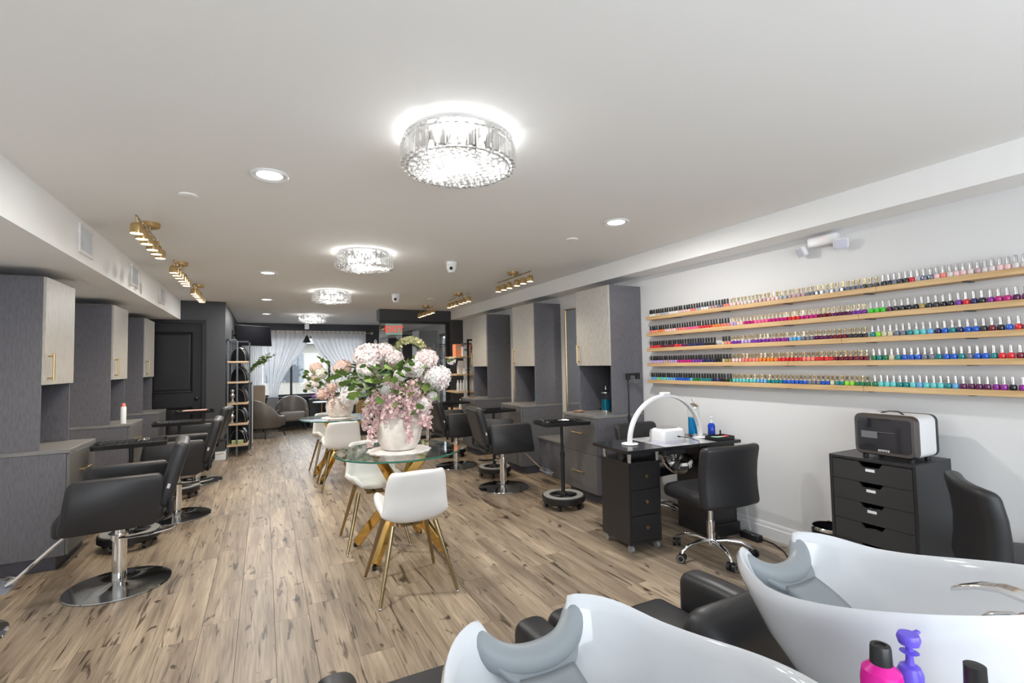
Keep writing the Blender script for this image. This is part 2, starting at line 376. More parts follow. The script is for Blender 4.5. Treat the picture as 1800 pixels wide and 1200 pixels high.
# door wall (charcoal) with door
dx0, dx1, dtop = -1.62, -.853, 2.105
st(MB().box(WL, dx0, YD, YD + .1, 0, CEIL).box(dx1, XP, YD, YD + .1, 0, CEIL).box(dx0, dx1, YD, YD + .1, dtop, CEIL).build('wall_charcoal', CHAR, smooth=False), 'charcoal wall around the black panel door', 'wall')
st(MB().box(XP - .1, XP, YD + .1, YF, 0, CEIL).build('wall_side', CHAR, smooth=False), 'charcoal side wall behind the open shelf unit', 'wall')
d = st(MB().box(dx0 + .003, dx1 - .003, YD + .035, YD + .075, .008, dtop - .003, .003).build('door_1', DOORB, smooth=False), 'black two panel interior door', 'door')
for (z0, z1) in ((1.055, 1.98), (.2, .84)):
    b = MB(); xa, xb = dx0 + .115, dx1 - .115
    b.ring([[(xa, YD + .034, z0), (xb, YD + .034, z0), (xb, YD + .034, z1), (xa, YD + .034, z1)],
            [(xa + .008, YD + .022, z0 + .008), (xb - .008, YD + .022, z0 + .008), (xb - .008, YD + .022, z1 - .008), (xa + .008, YD + .022, z1 - .008)],
            [(xa + .035, YD + .033, z0 + .035), (xb - .035, YD + .033, z0 + .035), (xb - .035, YD + .033, z1 - .035), (xa + .035, YD + .033, z1 - .035)],
            [(xa + .05, YD + .028, z0 + .05), (xb - .05, YD + .028, z0 + .05), (xb - .05, YD + .028, z1 - .05), (xa + .05, YD + .028, z1 - .05)]])
    b.build('door_panel', DOORB, d, smooth=False)
MB().cyl((dx1 - .06, YD + .035, .965), (dx1 - .06, YD + .0, .965), .012).sph((dx1 - .06, YD - .02, .965), .03).build('door_knob', BLK_M, d)
tf = MB()
for (a, bb, z0, z1) in ((dx1, dx1 + .06, 0, dtop + .06), (dx0 - .06, dx0, 0, dtop + .06), (dx0, dx1, dtop, dtop + .06)):
    tf.box(a, bb, YD - .018, YD + .034, z0, z1, .005)
st(tf.build('trim_1', DOORB, smooth=False), 'black casing around the panel door', 'trim')
# soffits
st(MB().box(WL, -1.13, YB, YD, 2.165, CEIL).build('soffit_left', CEILP, smooth=False), 'white dropped soffit above the left cabinets', 'soffit')
st(MB().box(3.29, WR, YB, 9.1, 2.287, CEIL).build('soffit_right', CEILP, smooth=False), 'white dropped soffit along the right wall', 'soffit')
# baseboards
def baseb(name, x0, x1, y0, y1, h, label):
    st(MB().box(x0, x1, y0, y1, 0, h, .004).build(name, TRIMW, smooth=False), label, 'baseboard')
bb = MB(); bb.prism([(WR, 0), (WR - .016, 0), (WR - .016, .085), (WR - .010, .092), (WR - .010, .112), (WR - .004, .125), (WR, .125)], YB, 3.90, axis=1)
st(bb.build('baseboard_right', TRIMW, smooth=False), 'white moulded skirting along the right wall', 'baseboard')
baseb('baseboard_door', dx1 + .06, XP + .014, YD - .014, YD, .13, 'short white skirting beside the black door')
baseb('baseboard_side', XP, XP + .014, YD, YF, .13, 'white skirting on the charcoal side wall')
# far wall with shop window
wx0, wx1, wz0, wz1 = -.30, 2.28, .72, 2.16
st(MB().box(XP, wx0, YF, YF + .12, 0, CEIL).box(wx1, WR + .1, YF, YF + .12, 0, CEIL).box(wx0, wx1, YF, YF + .12, 0, wz0).box(wx0, wx1, YF, YF + .12, wz1, CEIL).build('wall_far', CHAR, smooth=False), 'charcoal street wall around the shop window', 'wall')
wf = MB()
for x in (wx0, .56, 1.42, wx1 - .05): wf.box(x, x + .05, YF + .03, YF + .09, wz0, wz1)
wf.box(wx0, wx1, YF + .03, YF + .09, wz0, wz0 + .05).box(wx0, wx1, YF + .03, YF + .09, wz1 - .05, wz1)
win = st(wf.build('window_1', BLK_M, smooth=False), 'black framed shop window behind sheer curtains', 'window')
for (a, b_) in ((wx0 + .05, .56), (.61, 1.42), (1.47, wx1 - .05)): MB().box(a, b_, YF + .055, YF + .062, wz0 + .05, wz1 - .05).build('pane', GLASSW, win, smooth=False)
st(MB().box(wx0 - .05, wx1 + .05, YF - .12, YF + .03, wz0 - .03, wz0, .004).build('trim_2', mat('dark_sill', (.05, .05, .055), .4), smooth=False), 'dark sill below the shop window', 'trim')
# glazed street door in the right wall
gd = MB().box(WR + .02, WR + .07, dy0, dy0 + .06, 0, dz1).box(WR + .02, WR + .07, dy1 - .06, dy1, 0, dz1).box(WR + .02, WR + .07, dy0 + .06, dy1 - .06, 0, .12).box(WR + .02, WR + .07, dy0 + .06, dy1 - .06, dz1 - .06, dz1)
gdo = st(gd.build('door_2', BLK_M, smooth=False), 'black framed glass street door beyond the partition', 'door')
MB().box(WR + .04, WR + .05, dy0 + .06, dy1 - .06, .12, dz1 - .06).build('pane', GLASSW, gdo, smooth=False)
# glazed partition with dark header
st(MB().box(1.90, 3.27, 9.10, 9.36, 2.255, CEIL).build('header_beam', CHAR, smooth=False), 'charcoal beam over the glass partition', 'beam')
st(MB().box(3.27, WR, 9.10, 9.36, 0, 2.287).box(3.29, WR, 9.10, 9.36, 2.287, CEIL).build('wall_pier', CHAR, smooth=False), 'charcoal pier right of the glass partition', 'wall')
pf = MB().box(1.90, 3.27, 9.12, 9.18, 2.20, 2.255).box(3.19, 3.27, 9.12, 9.18, 0, 2.20).box(1.90, 3.19, 9.12, 9.18, 0, .06)
pw = st(pf.build('window_2', BLK_M, smooth=False), 'black framed glass partition screen below the dark beam', 'window')
MB().box(1.90, 3.19, 9.145, 9.155, .06, 2.20).build('pane', GLASSR, pw, smooth=False)
# street outside the window
st(MB().box(-30, 30, YF + .2, 60, -.25, -.15).box(WR + .3, 30, 4, YF + .2, -.25, -.15).build('street_ground', mat('asphalt', (.13, .13, .135), .9), smooth=False), 'grey street outside the window', 'street')
fb = thing('street_building', 'beige building across the street seen through the window', 'building', (0, 24, -.15))
MB().box(-14, 16, 0, 6, 0, 2.6).build('wall', mat('beige_render', (.26, .24, .21), .9, var=(.1, (1, 1, 1))), fb, smooth=False)
MB().box(-14, 16, -.4, .1, 2.6, 2.9).build('ledge', mat('pale_ledge', (.30, .30, .30), .9), fb, smooth=False)
for i in range(7): MB().box(-12 + i * 4, -10.4 + i * 4, -.04, .05, .9, 2.2).build('window', mat('far_window', (.06, .07, .08), .3), fb, smooth=False)

# ================================================================== CEILING FIXTURES
ORD = ['nearest', 'second', 'third', 'farthest']
def chandelier(loc, label):
    t = thing('crystal_ceiling_light', label, 'ceiling light', loc, group='crystal drum ceiling lights')
    MB().lathe([(.0, 0), (.215, 0), (.215, -.012), (0, -.012)], 40).build('ceiling_plate', mat('polished_steel', (.8, .8, .8), .15, 1), t)
    b = MB()
    for z in (-.028, -.052): b.tube([(.25 * math.cos(a), .25 * math.sin(a), z) for a in [2 * PI * i / 48 for i in range(48)]], .004, 6, closed=True)
    b.tube([(.235 * math.cos(a), .235 * math.sin(a), -.148) for a in [2 * PI * i / 48 for i in range(48)]], .004, 6, closed=True)
    for i in range(4): a = PI / 4 + i * PI / 2; b.cyl((.2 * math.cos(a), .2 * math.sin(a), -.012), (.25 * math.cos(a), .25 * math.sin(a), -.052), .004, n=6)
    b.build('ring_frame', CHROME, t)
    b = MB()
    for i in range(52):    # small square crystals round the top
        M = RZ(2 * PI * i / 52) @ TR(.25, 0, -.04); b.box(-.006, .008, -.0125, .0125, -.012, .012, .004, M)
    b.build('crystal_band', CRYSTAL, t, smooth=False)
    for i in range(40):    # long prisms
        b = MB(); b.prism([(-.006, -.013), (.006, -.013), (.012, 0), (.006, .013), (-.006, .013)], -.145, -.056, M=RZ(2 * PI * i / 40) @ TR(.252, 0, 0)); b.build('prism', CRYSTAL, t, smooth=False)
    b = MB(); k = .033
    for i in range(-8, 9):
        for j in range(-8, 9):
            x = (i + .5 * (j % 2)) * k; y = j * k * .866
            if x * x + y * y < .228 ** 2: b.sph((x, y, -.138 - .006 * ((i * 7 + j * 3) % 3)), .0155, 6, 4)
    for i in range(36): a = 2 * PI * i / 36; b.sph((.236 * math.cos(a), .236 * math.sin(a), -.142), .014, 6, 4)
    b.build('crystal_beads', CRYSTAL, t, smooth=False)
    for i in range(6):
        a = 2 * PI * i / 6; MB().lathe([(0, .03), (.008, .03), (.012, .01), (.018, -.012), (.015, -.028), (0, -.033)], 12).build('bulb', BULB, t, loc=(.13 * math.cos(a), .13 * math.sin(a), -.07))
    return t
chs = [(.80, 2.08), (.83, 4.62), (.845, 7.2), (.88, 10.6)]
c0 = chandelier((*chs[0], CEIL), 'large crystal drum ceiling light nearest the camera, above the shampoo bowls')
for p, l in zip(chs[1:], ('second crystal drum ceiling light, beyond the largest one', 'third crystal drum ceiling light, above the far glass table', 'farthest small crystal drum ceiling light by the window')):
    dup(c0, (*p, CEIL), 0, l)
for i, p in enumerate(chs): lamp('chandelier_lamp', 'POINT', (*p, CEIL - .13), 17, COOL, .09)
# recessed lights
def downlight(loc, label, on=True):
    t = thing('recessed_light', label, 'ceiling light', loc, group='recessed ceiling lights')
    MB().lathe([(.062, .0), (.095, 0), (.098, -.006), (.090, -.012), (.066, -.006), (.062, 0)], 32).build('trim_ring', WHT_P, t)
    MB().lathe([(0, -.002), (.064, -.002), (.064, -.004), (0, -.004)], 32).build('lens', LIT, t)
    return t
dls = [((.025, 2.92), 'recessed round light left of the biggest crystal light'), ((2.37, 2.88), 'recessed round light right of the biggest crystal light, near the white soffit'), ((.037, 5.98), 'recessed round light left of the second crystal light'),
       ((.037, 8.34), 'recessed round light left of the third crystal light'), ((.038, 10.54), 'small recessed light nearest the hanging television')]
d0 = downlight((*dls[0][0], CEIL), dls[0][1])
for p, l in dls[1:]: dup(d0, (*p, CEIL), 0, l)
for p in [q[0] for q in dls]: lamp('downlight_lamp', 'AREA', (*p, CEIL - .02), 28, COOL, .12)
# track lights
def track(loc, label):
    t = thing('track_light', label, 'ceiling light', loc, group='brass six-head track lights')
    MB().lathe([(0, 0), (.062, 0), (.062, -.028), (.055, -.034), (0, -.034)], 28).cyl((0, 0, -.034), (0, 0, -.062), .008).build('canopy', BRASS, t)
    MB().cyl((0, -.42, -.062), (0, .42, -.062), .006, n=10).build('bar', BRONZE, t)
    for i in range(6):
        y = (-.40, -.245, -.095, .095, .245, .40)[i]
        h = MB().lathe([(0, -.105), (.020, -.105), (.033, -.115), (.037, -.13), (.038, -.175), (.035, -.175), (.034, -.13), (0, -.115)], 16, c=(0, y, 0)).cyl((0, y, -.062), (0, y, -.106), .005, n=8).build('lamp_head', BRASS, t)
        MB().lathe([(0, -.168), (.034, -.168), (.034, -.171), (0, -.171)], 16, c=(0, y, 0)).build('lens', LITW, h)
    return t
tls = [((-.73, 4.24), 'brass track light nearest the camera on the left, six heads'), ((-.73, 5.70), 'middle brass track light above the left chairs'), ((-.73, 7.13), 'far left brass track light in front of the charcoal wall'),
       ((2.56, 4.97), 'brass track light nearest the camera on the right, six heads'), ((2.56, 6.74), 'middle brass track light on the right side'), ((2.56, 8.37), 'far right brass track light in front of the glass partition')]
t0 = track((*tls[0][0], CEIL), tls[0][1])
for p, l in tls[1:]: dup(t0, (*p, CEIL), 0, l)
for p, l in tls:
    for dy in (-.40, -.245, -.095, .095, .245, .40): lamp('track_lamp', 'SPOT', (p[0], p[1] + dy, CEIL - .178), 13, WARM, .03, spot=2.3)
# small ceiling items
def dome(loc, label, s=1):
    t = thing('dome_camera', label, 'camera', loc, group='ceiling security cameras')
    MB().lathe([(0, 0), (.055 * s, 0), (.055 * s, -.03 * s), (.05 * s, -.036 * s), (0, -.036 * s)], 24).build('mount', WHT_P, t)
    MB().lathe([(.05 * s, -.036 * s), (.05 * s, -.055 * s), (.043 * s, -.085 * s), (.028 * s, -.105 * s), (0, -.112 * s)], 24).build('shell', WHT_P, t)
    MB().sph((-.02 * s, -.045 * s, -.07 * s), .018 * s).build('lens', BLK_P, t); return t
dome((1.72, 4.72, CEIL), 'white dome security camera right of the second crystal light')
dome((1.737, 7.16, CEIL), 'white ball camera with black lens near the dark beam', 1.15)
for (p, l) in (((-.41, 3.46), 'flat round ceiling cap between the left soffit and recessed light'), ((2.347, 3.44), 'small flat round cap near the right soffit'), ((2.37, 7.48), 'flat sprinkler cap in front of the dark beam')):
    tag(MB().lathe([(0, 0), (.05, 0), (.05, -.006), (.042, -.010), (0, -.010)], 24).build('sprinkler_cap', CEILP, loc=(*p, CEIL)), l, 'sprinkler cap', 'sprinkler caps')
# soffit vents
for y, l in ((4.41, 'white wall vent on the left soffit nearest the camera'), (5.88, 'middle wall vent on the left soffit'), (7.30, 'far wall vent on the left soffit')):
    t = thing('air_vent', l, 'vent', (-1.13, y, 2.325), group='soffit vents')
    MB().box(-.001, .012, -.15, .15, .075, .10, .003).box(-.001, .012, -.15, .15, -.10, -.075, .003).box(-.001, .012, -.15, -.125, -.075, .075, .003).box(-.001, .012, .125, .15, -.075, .075, .003).build('frame', TRIMW, t, smooth=False)
    MB().box(-.001, .001, -.125, .125, -.075, .075).build('backing', mat('vent_dark', (.12, .12, .12), .8), t, smooth=False)
    for i in range(9): MB().box(.001, .010, -.105 + i * .026, -.101 + i * .026, -.075, .075, M=None).build('slat', TRIMW, t, smooth=False)
# emergency light under the right soffit
t = thing('emergency_light', 'white twin head emergency light under the right soffit', 'emergency light', (WR, 2.03, 2.215))
MB().rbox(-.06, 0, -.10, .10, -.02, .05, .010).build('body', WHT_P, t)
MB().cyl((-.062, -.01, .03), (-.059, -.01, .03), .004).build('indicator', mat('red_led', (1, .1, .05), .4, emit=3), t)
LENSG = mat('reflector_lens', (.62, .62, .72), .2, bump=((90, 90, 90), .6, .004))
for s in (-1, 1):
    h = MB().rbox(-.035, .0, -.045, .045, -.038, .038, .016, M=TR(-.05, s * .125, -.03) @ RZ(-s * .5) @ RY(-.45)).build('lamp_head', WHT_P, t)
    MB().rbox(-.040, -.032, -.038, .038, -.031, .031, .006, M=TR(-.05, s * .125, -.03) @ RZ(-s * .5) @ RY(-.45)).build('lens', LENSG, h)

# ================================================================== STYLING STATIONS
def station(side, y0, wd, cd, td, zc, zd, zt, label, drawers=2):
    s = -1 if side == 'r' else 1; X = WR if side == 'r' else WL
    t = thing('styling_station', label, 'cabinet', (X, y0, 0), group='styling station cabinets')
    def B(name, m, *boxes, par=None, ch=.002):
        b = MB()
        for (u0, u1, v0, v1, z0, z1) in boxes: b.box(s * u0, s * u1, v0, v1, z0, z1, ch)
        return b.build(name, m, par or t, smooth=False)
    p = .02
    B('toe_kick', NICHE, (.004, cd - .07, .01, wd - .01, 0, .095))
    B('base_cabinet', CABD, (.004, cd - .022, 0, p, .095, zc - .028), (.004, cd - .022, wd - p, wd, .095, zc - .028), (.004, cd - .022, p, wd - p, .095, .115), (.004, .02, p, wd - p, .115, zc - .028))
    B('worktop', CTOP, (.004, cd, -.004, wd + .004, zc - .028, zc))
    B('tower', CABD, (.004, td - .021, 0, p, zc, zt), (.004, td - .021, wd - p, wd, zc, zt), (.004, td - .021, p, wd - p, zt - p, zt), (.004, td - .021, p, wd - p, zd, zd + p))
    B('back_panel', NICHE, (.004, .018, p, wd - p, zc, zt - p))
    dr = B('door', CABL, (td - .02, td, .002, wd - .002, zd + .002, zt - .002))
    hv = wd - .05 if side == 'r' else .05
    b = MB(); b.cyl((s * (td + .035), hv, zd + .03), (s * (td + .035), hv, zd + .23), .007, n=10)
    for z in (zd + .05, zd + .21): b.cyl((s * td, hv, z), (s * (td + .035), hv, z), .006, n=8)
    b.build('handle', BRASS, dr)
    zs = [.098, .098 + (zc - .03 - .098) * .52, zc - .03]
    for i in range(2):
        d_ = B('drawer', mat('grey_drawer_front', (.135, .13, .128), .4, bump=((90, 90, 16), .25, .003)), (cd - .021, cd - .002, .003, wd - .003, zs[i] + .002, zs[i + 1] - .002))
        zh = (zs[i] + zs[i + 1]) / 2 + (.02 if i else 0)
        b = MB(); b.cyl((s * (cd + .028), wd / 2 - .1, zh), (s * (cd + .028), wd / 2 + .1, zh), .006, n=10)
        for v in (wd / 2 - .08, wd / 2 + .08): b.cyl((s * (cd - .002), v, zh), (s * (cd + .028), v, zh), .005, n=8)
        b.build('handle', BRASS, d_)
    return t
Rst = [3.94, 5.50, 7.00]; Lst = [4.64, 6.42, 7.95]
for y, l in zip(Rst, ('graphite styling cabinet nearest the camera on the right, behind the black tray cart', 'middle graphite styling cabinet on the right wall', 'farthest graphite styling cabinet on the right, beside the product shelf')):
    station('r', y, .58, .63, .43, .87, 1.365, 2.19, l)
for y, l in zip(Lst, ('graphite styling cabinet nearest the camera on the left edge', 'middle graphite styling cabinet on the left, with the white spray can', 'farthest graphite styling cabinet on the left, next to the black door')):
    station('l', y, .60, .65, .50, .85, 1.315, 2.10, l)
# mirrors and ledges between the right stations
for i, (a, b_) in enumerate(((4.52, 5.50), (6.08, 7.00))):
    who = ('nearest and middle', 'middle and farthest')[i]
    t = thing('wall_mirror', 'tall gold framed mirror between the %s right cabinets' % who, 'mirror', (WR, a, 0), group='station mirrors')
    w_ = b_ - a
    MB().box(-.018, -.004, .04, w_ - .14, .60, 2.08).build('mirror_glass', MIRROR, t, smooth=False)
    f = MB(); f.box(-.026, -.002, .025, .04, .585, 2.095).box(-.026, -.002, w_ - .14, w_ - .125, .585, 2.095).box(-.026, -.002, .04, w_ - .14, 2.08, 2.095).box(-.026, -.002, .04, w_ - .14, .585, .60); f.build('frame', BRASS, t, smooth=False)
    t = thing('footrest_ledge', 'low grey ledge cabinet between the %s right stations' % who, 'ledge', (WR, a, 0), group='low ledges')
    MB().box(-.39, -.004, .004, w_ - .006, .44, .465, .002).build('top', CTOP, t, smooth=False)
    MB().box(-.37, -.004, .004, w_ - .006, 0, .44, .002).build('body', CABD, t, smooth=False)
# disinfectant jars etc. on the stations
LIQ = mat('teal_liquid', (.0, .16, .26), .08, trans=.35); LIQB = mat('blue_liquid', (.0, .25, .62), .08, trans=.35)
def jar(loc, label, liq, s=1.0, r=.038, h=.18, gr='disinfectant jars'):
    t = thing('disinfectant_jar', label, 'jar', loc, group=gr)
    MB().lathe([(0, .002), (r, .002), (r, .018), (0, .018)], 20).build('base', CHROME, t)
    MB().lathe([(0, .018), (r * .93, .018), (r * .93, h * .66), (0, h * .66)], 20).build('liquid', liq, t)
    MB().lathe([(r * .96, .018), (r, .018), (r, h), (r * .96, h)], 20).build('glass', GLASS, t)
    MB().lathe([(0, h), (r * 1.08, h), (r * 1.08, h + .012), (r * .7, h + .03), (.008, h + .04), (.004, h + .06), (.010, h + .066), (.010, h + .074), (0, h + .076)], 20).build('lid', CHROME, t)
    return t
jar((3.28, 4.24, .8705), 'teal disinfectant jar in the nearest right cabinet niche', LIQ, r=.05, h=.20)
jar((3.30, 5.74, .8705), 'teal disinfectant jar in the middle right cabinet niche', LIQ, r=.05, h=.20)
jar((3.30, 7.20, .8705), 'teal disinfectant jar in the farthest right cabinet niche', LIQ, r=.05, h=.20)
COAST = wood_mat('bronze_dish', (.18, .11, .06), (.34, .22, .13), 0, .4)
for y, l in ((4.38, 'round bronze dish on the nearest right worktop'), (7.42, 'round bronze dish on the farthest right worktop')):
    tag(MB().lathe([(0, 0), (.05, 0), (.058, .004), (.06, .016), (.054, .018), (.050, .007), (0, .006)], 24).build('trinket_dish', COAST, loc=(3.02, y, .8705)), l, 'dish', 'bronze dishes')
t = thing('spray_can', 'white spray can with coral cap on the middle left worktop', 'spray can', (-1.33, 6.52, .8505))
MB().lathe([(0, 0), (.026, 0), (.027, .004), (.027, .165), (.022, .178), (0, .18)], 20).build('can', WHT_P, t)
MB().lathe([(0, .178), (.021, .178), (.021, .20), (.014, .212), (0, .214)], 20).build('cap', mat('coral_cap', (.75, .20, .14), .4), t)
MB().box(.0268, .0275, -.006, .006, .07, .08).build('logo', mat('red_print', (.6, .05, .05), .5), t, smooth=False)

# ================================================================== SALON CHAIRS (local: faces +X)
def salon_chair():
    t = thing('salon_chair', '', 'chair', group='black hydraulic salon chairs')
    MB().lathe([(0, 0), (.283, 0), (.288, .004), (.285, .010), (.20, .018), (.06, .024), (.045, .03), (0, .03)], 56).build('base_disc', STEELD, t)
    MB().lathe([(0, .025), (.040, .025), (.040, .30), (.046, .30), (.046, .335), (.028, .335), (.026, .415), (0, .415)], 24).build('post', CHROME, t)
    MB().tube([(0, .045, .318), (-.05, .055, .315), (-.15, .055, .31), (-.27, .05, .325), (-.30, .03, .33), (-.29, .005, .325), (-.20, .01, .31), (-.05, .045, .312)], .0065, 8).build('pump_lever', CHROME, t)
    MB().box(-.12, .12, -.10, .10, .405, .432, .004).build('seat_plate', BLK_M, t)
    MB().rbox(-.25, .305, -.237, .237, .425, .545, .04, bend=lambda q: (q.x, q.y, q.z + .012 * math.cos(q.y * 6) - .02 * max(0, q.x - .15) / .12)).build('seat', BLK_L, t)
    for sd in (-1, 1):
        def bend(q):
            f = (q.z - .43) / .31; x = q.x
            if x > 0: x -= .045 * f
            else: x -= .03 * f
            return (x, q.y, q.z)
        rg = []
        for (w_, h_, y) in ((.47, .30, .240), (.486, .316, .249), (.49, .32, .262), (.49, .32, .283), (.486, .316, .296), (.47, .30, .304)):
            rg.append([bend(Vector((u, sd * y, v))) for u, v in rrect(w_, h_, .045 - (.49 - w_) / 2, 6, .025, .59)])
        MB().ring(rg).build('armrest', BLK_L, t, angle=50)
    Mb = TR(-.235, 0, .52) @ RY(-.27)
    bk = MB().rbox(-.045, .045, -.232, .232, -.01, .42, .035, M=Mb).build('backrest', BLK_L, t)
    MB().tube([(-.285, -.237, .56), (-.285, -.237, .48), (-.265, -.2, .455), (-.265, .2, .455), (-.285, .237, .48), (-.285, .237, .56)], .016, 8).build('back_bracket', BLK_L, t)
    MB().box(-.008, .008, .231, .2335, .12, .15, M=Mb).box(-.008, .008, -.2335, -.231, .12, .15, M=Mb).build('maker_tag', SILP, bk, smooth=False)
    f = MB()
    for y in (-.018, .018): f.tube([(.15, y, .425), (.24, y, .40), (.50, y, .15), (.53, y, .135)], .009, 8)
    fr = f.build('footrest_arm', CHROME, t)
    MB().tube([(.53, -.15, .115), (.56, -.13, .135), (.57, -.05, .14), (.57, .05, .14), (.56, .13, .135), (.53, .15, .115)], .014, 8).build('footrest_bar', CHROME, fr)
    MB().box(.50, .585, -.12, .12, .118, .127, .003).build('footplate', mat('steel_blue_rubber', (.16, .18, .22), .4), fr)
    return t
sc0 = salon_chair()
chairs = [((-.846, 4.11), PI + .10, 'black salon chair nearest the camera on the left, footrest pointing to the frame edge'),
          ((-.744, 5.71), PI + .02, 'black salon chair on the left between the nearest and middle cabinets'),
          ((-.753, 7.34), PI - .10, 'black salon chair farthest on the left, nearest the black door'),
          ((2.44, 5.07), -.10, 'black salon chair nearest on the right, behind the round tray cart'),
          ((2.40, 6.48), .06, 'black salon chair in the middle of the right row'),
          ((2.45, 7.95), .1, 'black salon chair farthest on the right, half hidden by pink flowers')]
for i, (p, a, l) in enumerate(chairs):
    if i == 0: sc0.location = (*p, 0); sc0.rotation_euler = (0, 0, a); sc0['label'] = l
    else: dup(sc0, (*p, 0), a, l)

# ================================================================== TRAY CARTS
def tray_cart(label):
    t = thing('tray_cart', label, 'cart', group='black rolling colour tray carts')
    MB().lathe([(.13, .055), (.195, .055), (.21, .065), (.21, .11), (.20, .118), (.13, .118), (.12, .11), (.12, .06), (.13, .055)], 40).build('base_ring', BLK_P, t)
    MB().lathe([(.135, .119), (.196, .119), (.190, .124), (.140, .124), (.135, .119)], 40).build('grey_band', mat('grey_band', (.30, .30, .29), .4), t)
    MB().box(-.155, .155, -.03, .03, .085, .121, .005).box(-.03, .03, -.155, .155, .085, .120, .005).lathe([(0, .08), (.05, .08), (.045, .13), (.022, .15), (0, .15)], 20).build('hub', BLK_P, t)
    for i in range(5):
        a = 2 * PI * i / 5 + .3; x, y = .172 * math.cos(a), .172 * math.sin(a)
        MB().cyl((x - .012, y, .028), (x + .012, y, .028), .028, n=14, M=None).cyl((x, y, .03), (x, y, .06), .009, n=8).build('caster', BLK_P, t)
    MB().cyl((0, 0, .14), (0, 0, .52), .020).cyl((0, 0, .50), (0, 0, .80), .016).cyl((0, 0, .49), (0, 0, .53), .025).build('pole', BLK_M, t)
    MB().box(-.05, .05, -.05, .05, .785, .80).build('tray_bracket', BLK_M, t)
    tr = MB().prism(rrect(.48, .34, .03), .80, .808)
    tr.ring([[(u, v, z) for u, v in rrect(*q)] for q, z in (((.48, .34, .03), .80), ((.49, .35, .032), .832), ((.475, .335, .028), .832), ((.465, .325, .025), .808))], close_ends=False)
    to = tr.build('tray', BLK_P, t)
    b = MB()
    for i in range(7): MB().box(-.10 + i * .038, -.096 + i * .038, -.15, .15, .808, .828).build('divider', BLK_P, to, smooth=False)
    for (x, y) in ((-.185, .05), (-.185, -.07)):
        MB().tube([(x + .03 * math.cos(q), y + .03 * math.sin(q), .838) for q in [2 * PI * k / 14 for k in range(14)]], .006, 6, closed=True).build('cup_ring', BLK_P, to)
    return t
carts = [((2.62, 4.10), -.15, 'black rolling tray cart standing in front of the nearest right cabinet'), ((2.60, 5.66), .1, 'black rolling tray cart behind the nearest right salon chair'), ((2.60, 7.20), .1, 'black rolling tray cart behind the middle right salon chair'),
         ((-.96, 4.98), .12, 'black rolling tray cart behind the nearest left salon chair'), ((-.84, 6.58), .1, 'black rolling tray cart behind the second left salon chair'), ((-.88, 8.17), .2, 'black rolling tray cart farthest left, in front of the black door')]
ct0 = tray_cart(carts[0][2]); ct0.location = (*carts[0][0], 0); ct0.rotation_euler = (0, 0, carts[0][1])
for p, a, l in carts[1:]: dup(ct0, (*p, 0), a, l)
SALM = mat('salmon_foil', (.70, .42, .36), .5)
tag(MB().box(-.14, .14, -.10, .10, 0, .006).build('colour_chart', SALM, loc=(-.86, 8.17, .833)), 'flat salmon sheet on the farthest left tray', 'sheet')
for (x, y, z) in ((2.62, 4.12, .8285),):
    tag(MB().tube([(0, -.05, .005), (.01, 0, .006), (.06, .04, .006), (.09, .045, .005)], .004, 6).tube([(.09, -.02, .005), (.05, 0, .009), (-.01, .03, .006)], .004, 6).build('hair_clip', CHROME, loc=(x, y, z)), 'silver hair clips lying on the nearest right tray', 'hair clip')
tag(MB().tube([(.03 * math.cos(q) * (1 + .3 * math.sin(5 * q)), .05 * math.sin(q), .006 + .004 * math.sin(3 * q)) for q in [2 * PI * k / 24 for k in range(24)]], .005, 6, closed=True).tube([(-.03, -.03, .014), (.0, .01, .016), (.03, .04, .014)], .005, 6).build('hair_clip', CHROME, loc=(-.88, 4.99, .8325)), 'bundle of silver hair clips on the nearest left tray', 'hair clip')

# ================================================================== WHITE DINING CHAIRS (local: faces +Y)
def dining_chair(label):
    t = thing('dining_chair', label, 'chair', group='white leather dining chairs')
    prof = [(.235, .468), (.20, .470), (.10, .452), (-.02, .440), (-.13, .438), (-.20, .462), (-.235, .53), (-.245, .62), (-.265, .70), (-.282, .772)]
    wid = [.19, .205, .225, .235, .235, .232, .225, .215, .205, .19]
    def f(u, v):
        k = u * (len(prof) - 1); i = min(int(k), len(prof) - 2); q = k - i
        def cr_(a):
            p0 = a[max(i - 1, 0)]; p1 = a[i]; p2 = a[i + 1]; p3 = a[min(i + 2, len(a) - 1)]
            return .5 * (2 * p1 + (p2 - p0) * q + (2 * p0 - 5 * p1 + 4 * p2 - p3) * q * q + (3 * p1 - p0 - 3 * p2 + p3) * q ** 3)
        y = cr_([p[0] for p in prof]); z = cr_([p[1] for p in prof]); w_ = cr_(wid)
        s = v * 2 - 1; c = abs(s) ** 2.6
        back = max(0, min(1, (u - .42) / .25)); seat = 1 - back
        edge = 1
        if u < .12: edge = 1 - .25 * (1 - u / .12) ** 2
        if u > .92: edge = 1 - .10 * ((u - .92) / .08) ** 2
        return (s * w_ * edge * (1 - .05 * c), y + c * (.075 * back - .0 * seat), z + c * (.085 * seat * min(1, u * 8 + .15) + .005 * back))
    b = MB().sheet(f, 22, 14); o = b.build('shell_seat', WHT_L, t, angle=80)
    m = o.modifiers.new('thick', 'SOLIDIFY'); m.thickness = .042; m.offset = -1
    m = o.modifiers.new('soft', 'SUBSURF'); m.levels = 1; m.render_levels = 1
    MB().tube([(.0, .15, .435), (0, -.12, .415)], .01, 8).box(-.07, .07, -.07, .07, .396, .412, .003).build('under_frame', BRONZE, t)
    for sx in (-1, 1):
        for sy in (-1, 1):
            lg = MB().cyl((sx * .135, sy * .115, .425), (sx * .236, sy * .236, .012), .0155, .010, n=12).build('leg', BRONZE, t)
            MB().sph((sx * .237, sy * .237, .008), (.011, .011, .008), 10, 6).build('foot_cap', CHROME, lg)
    return t
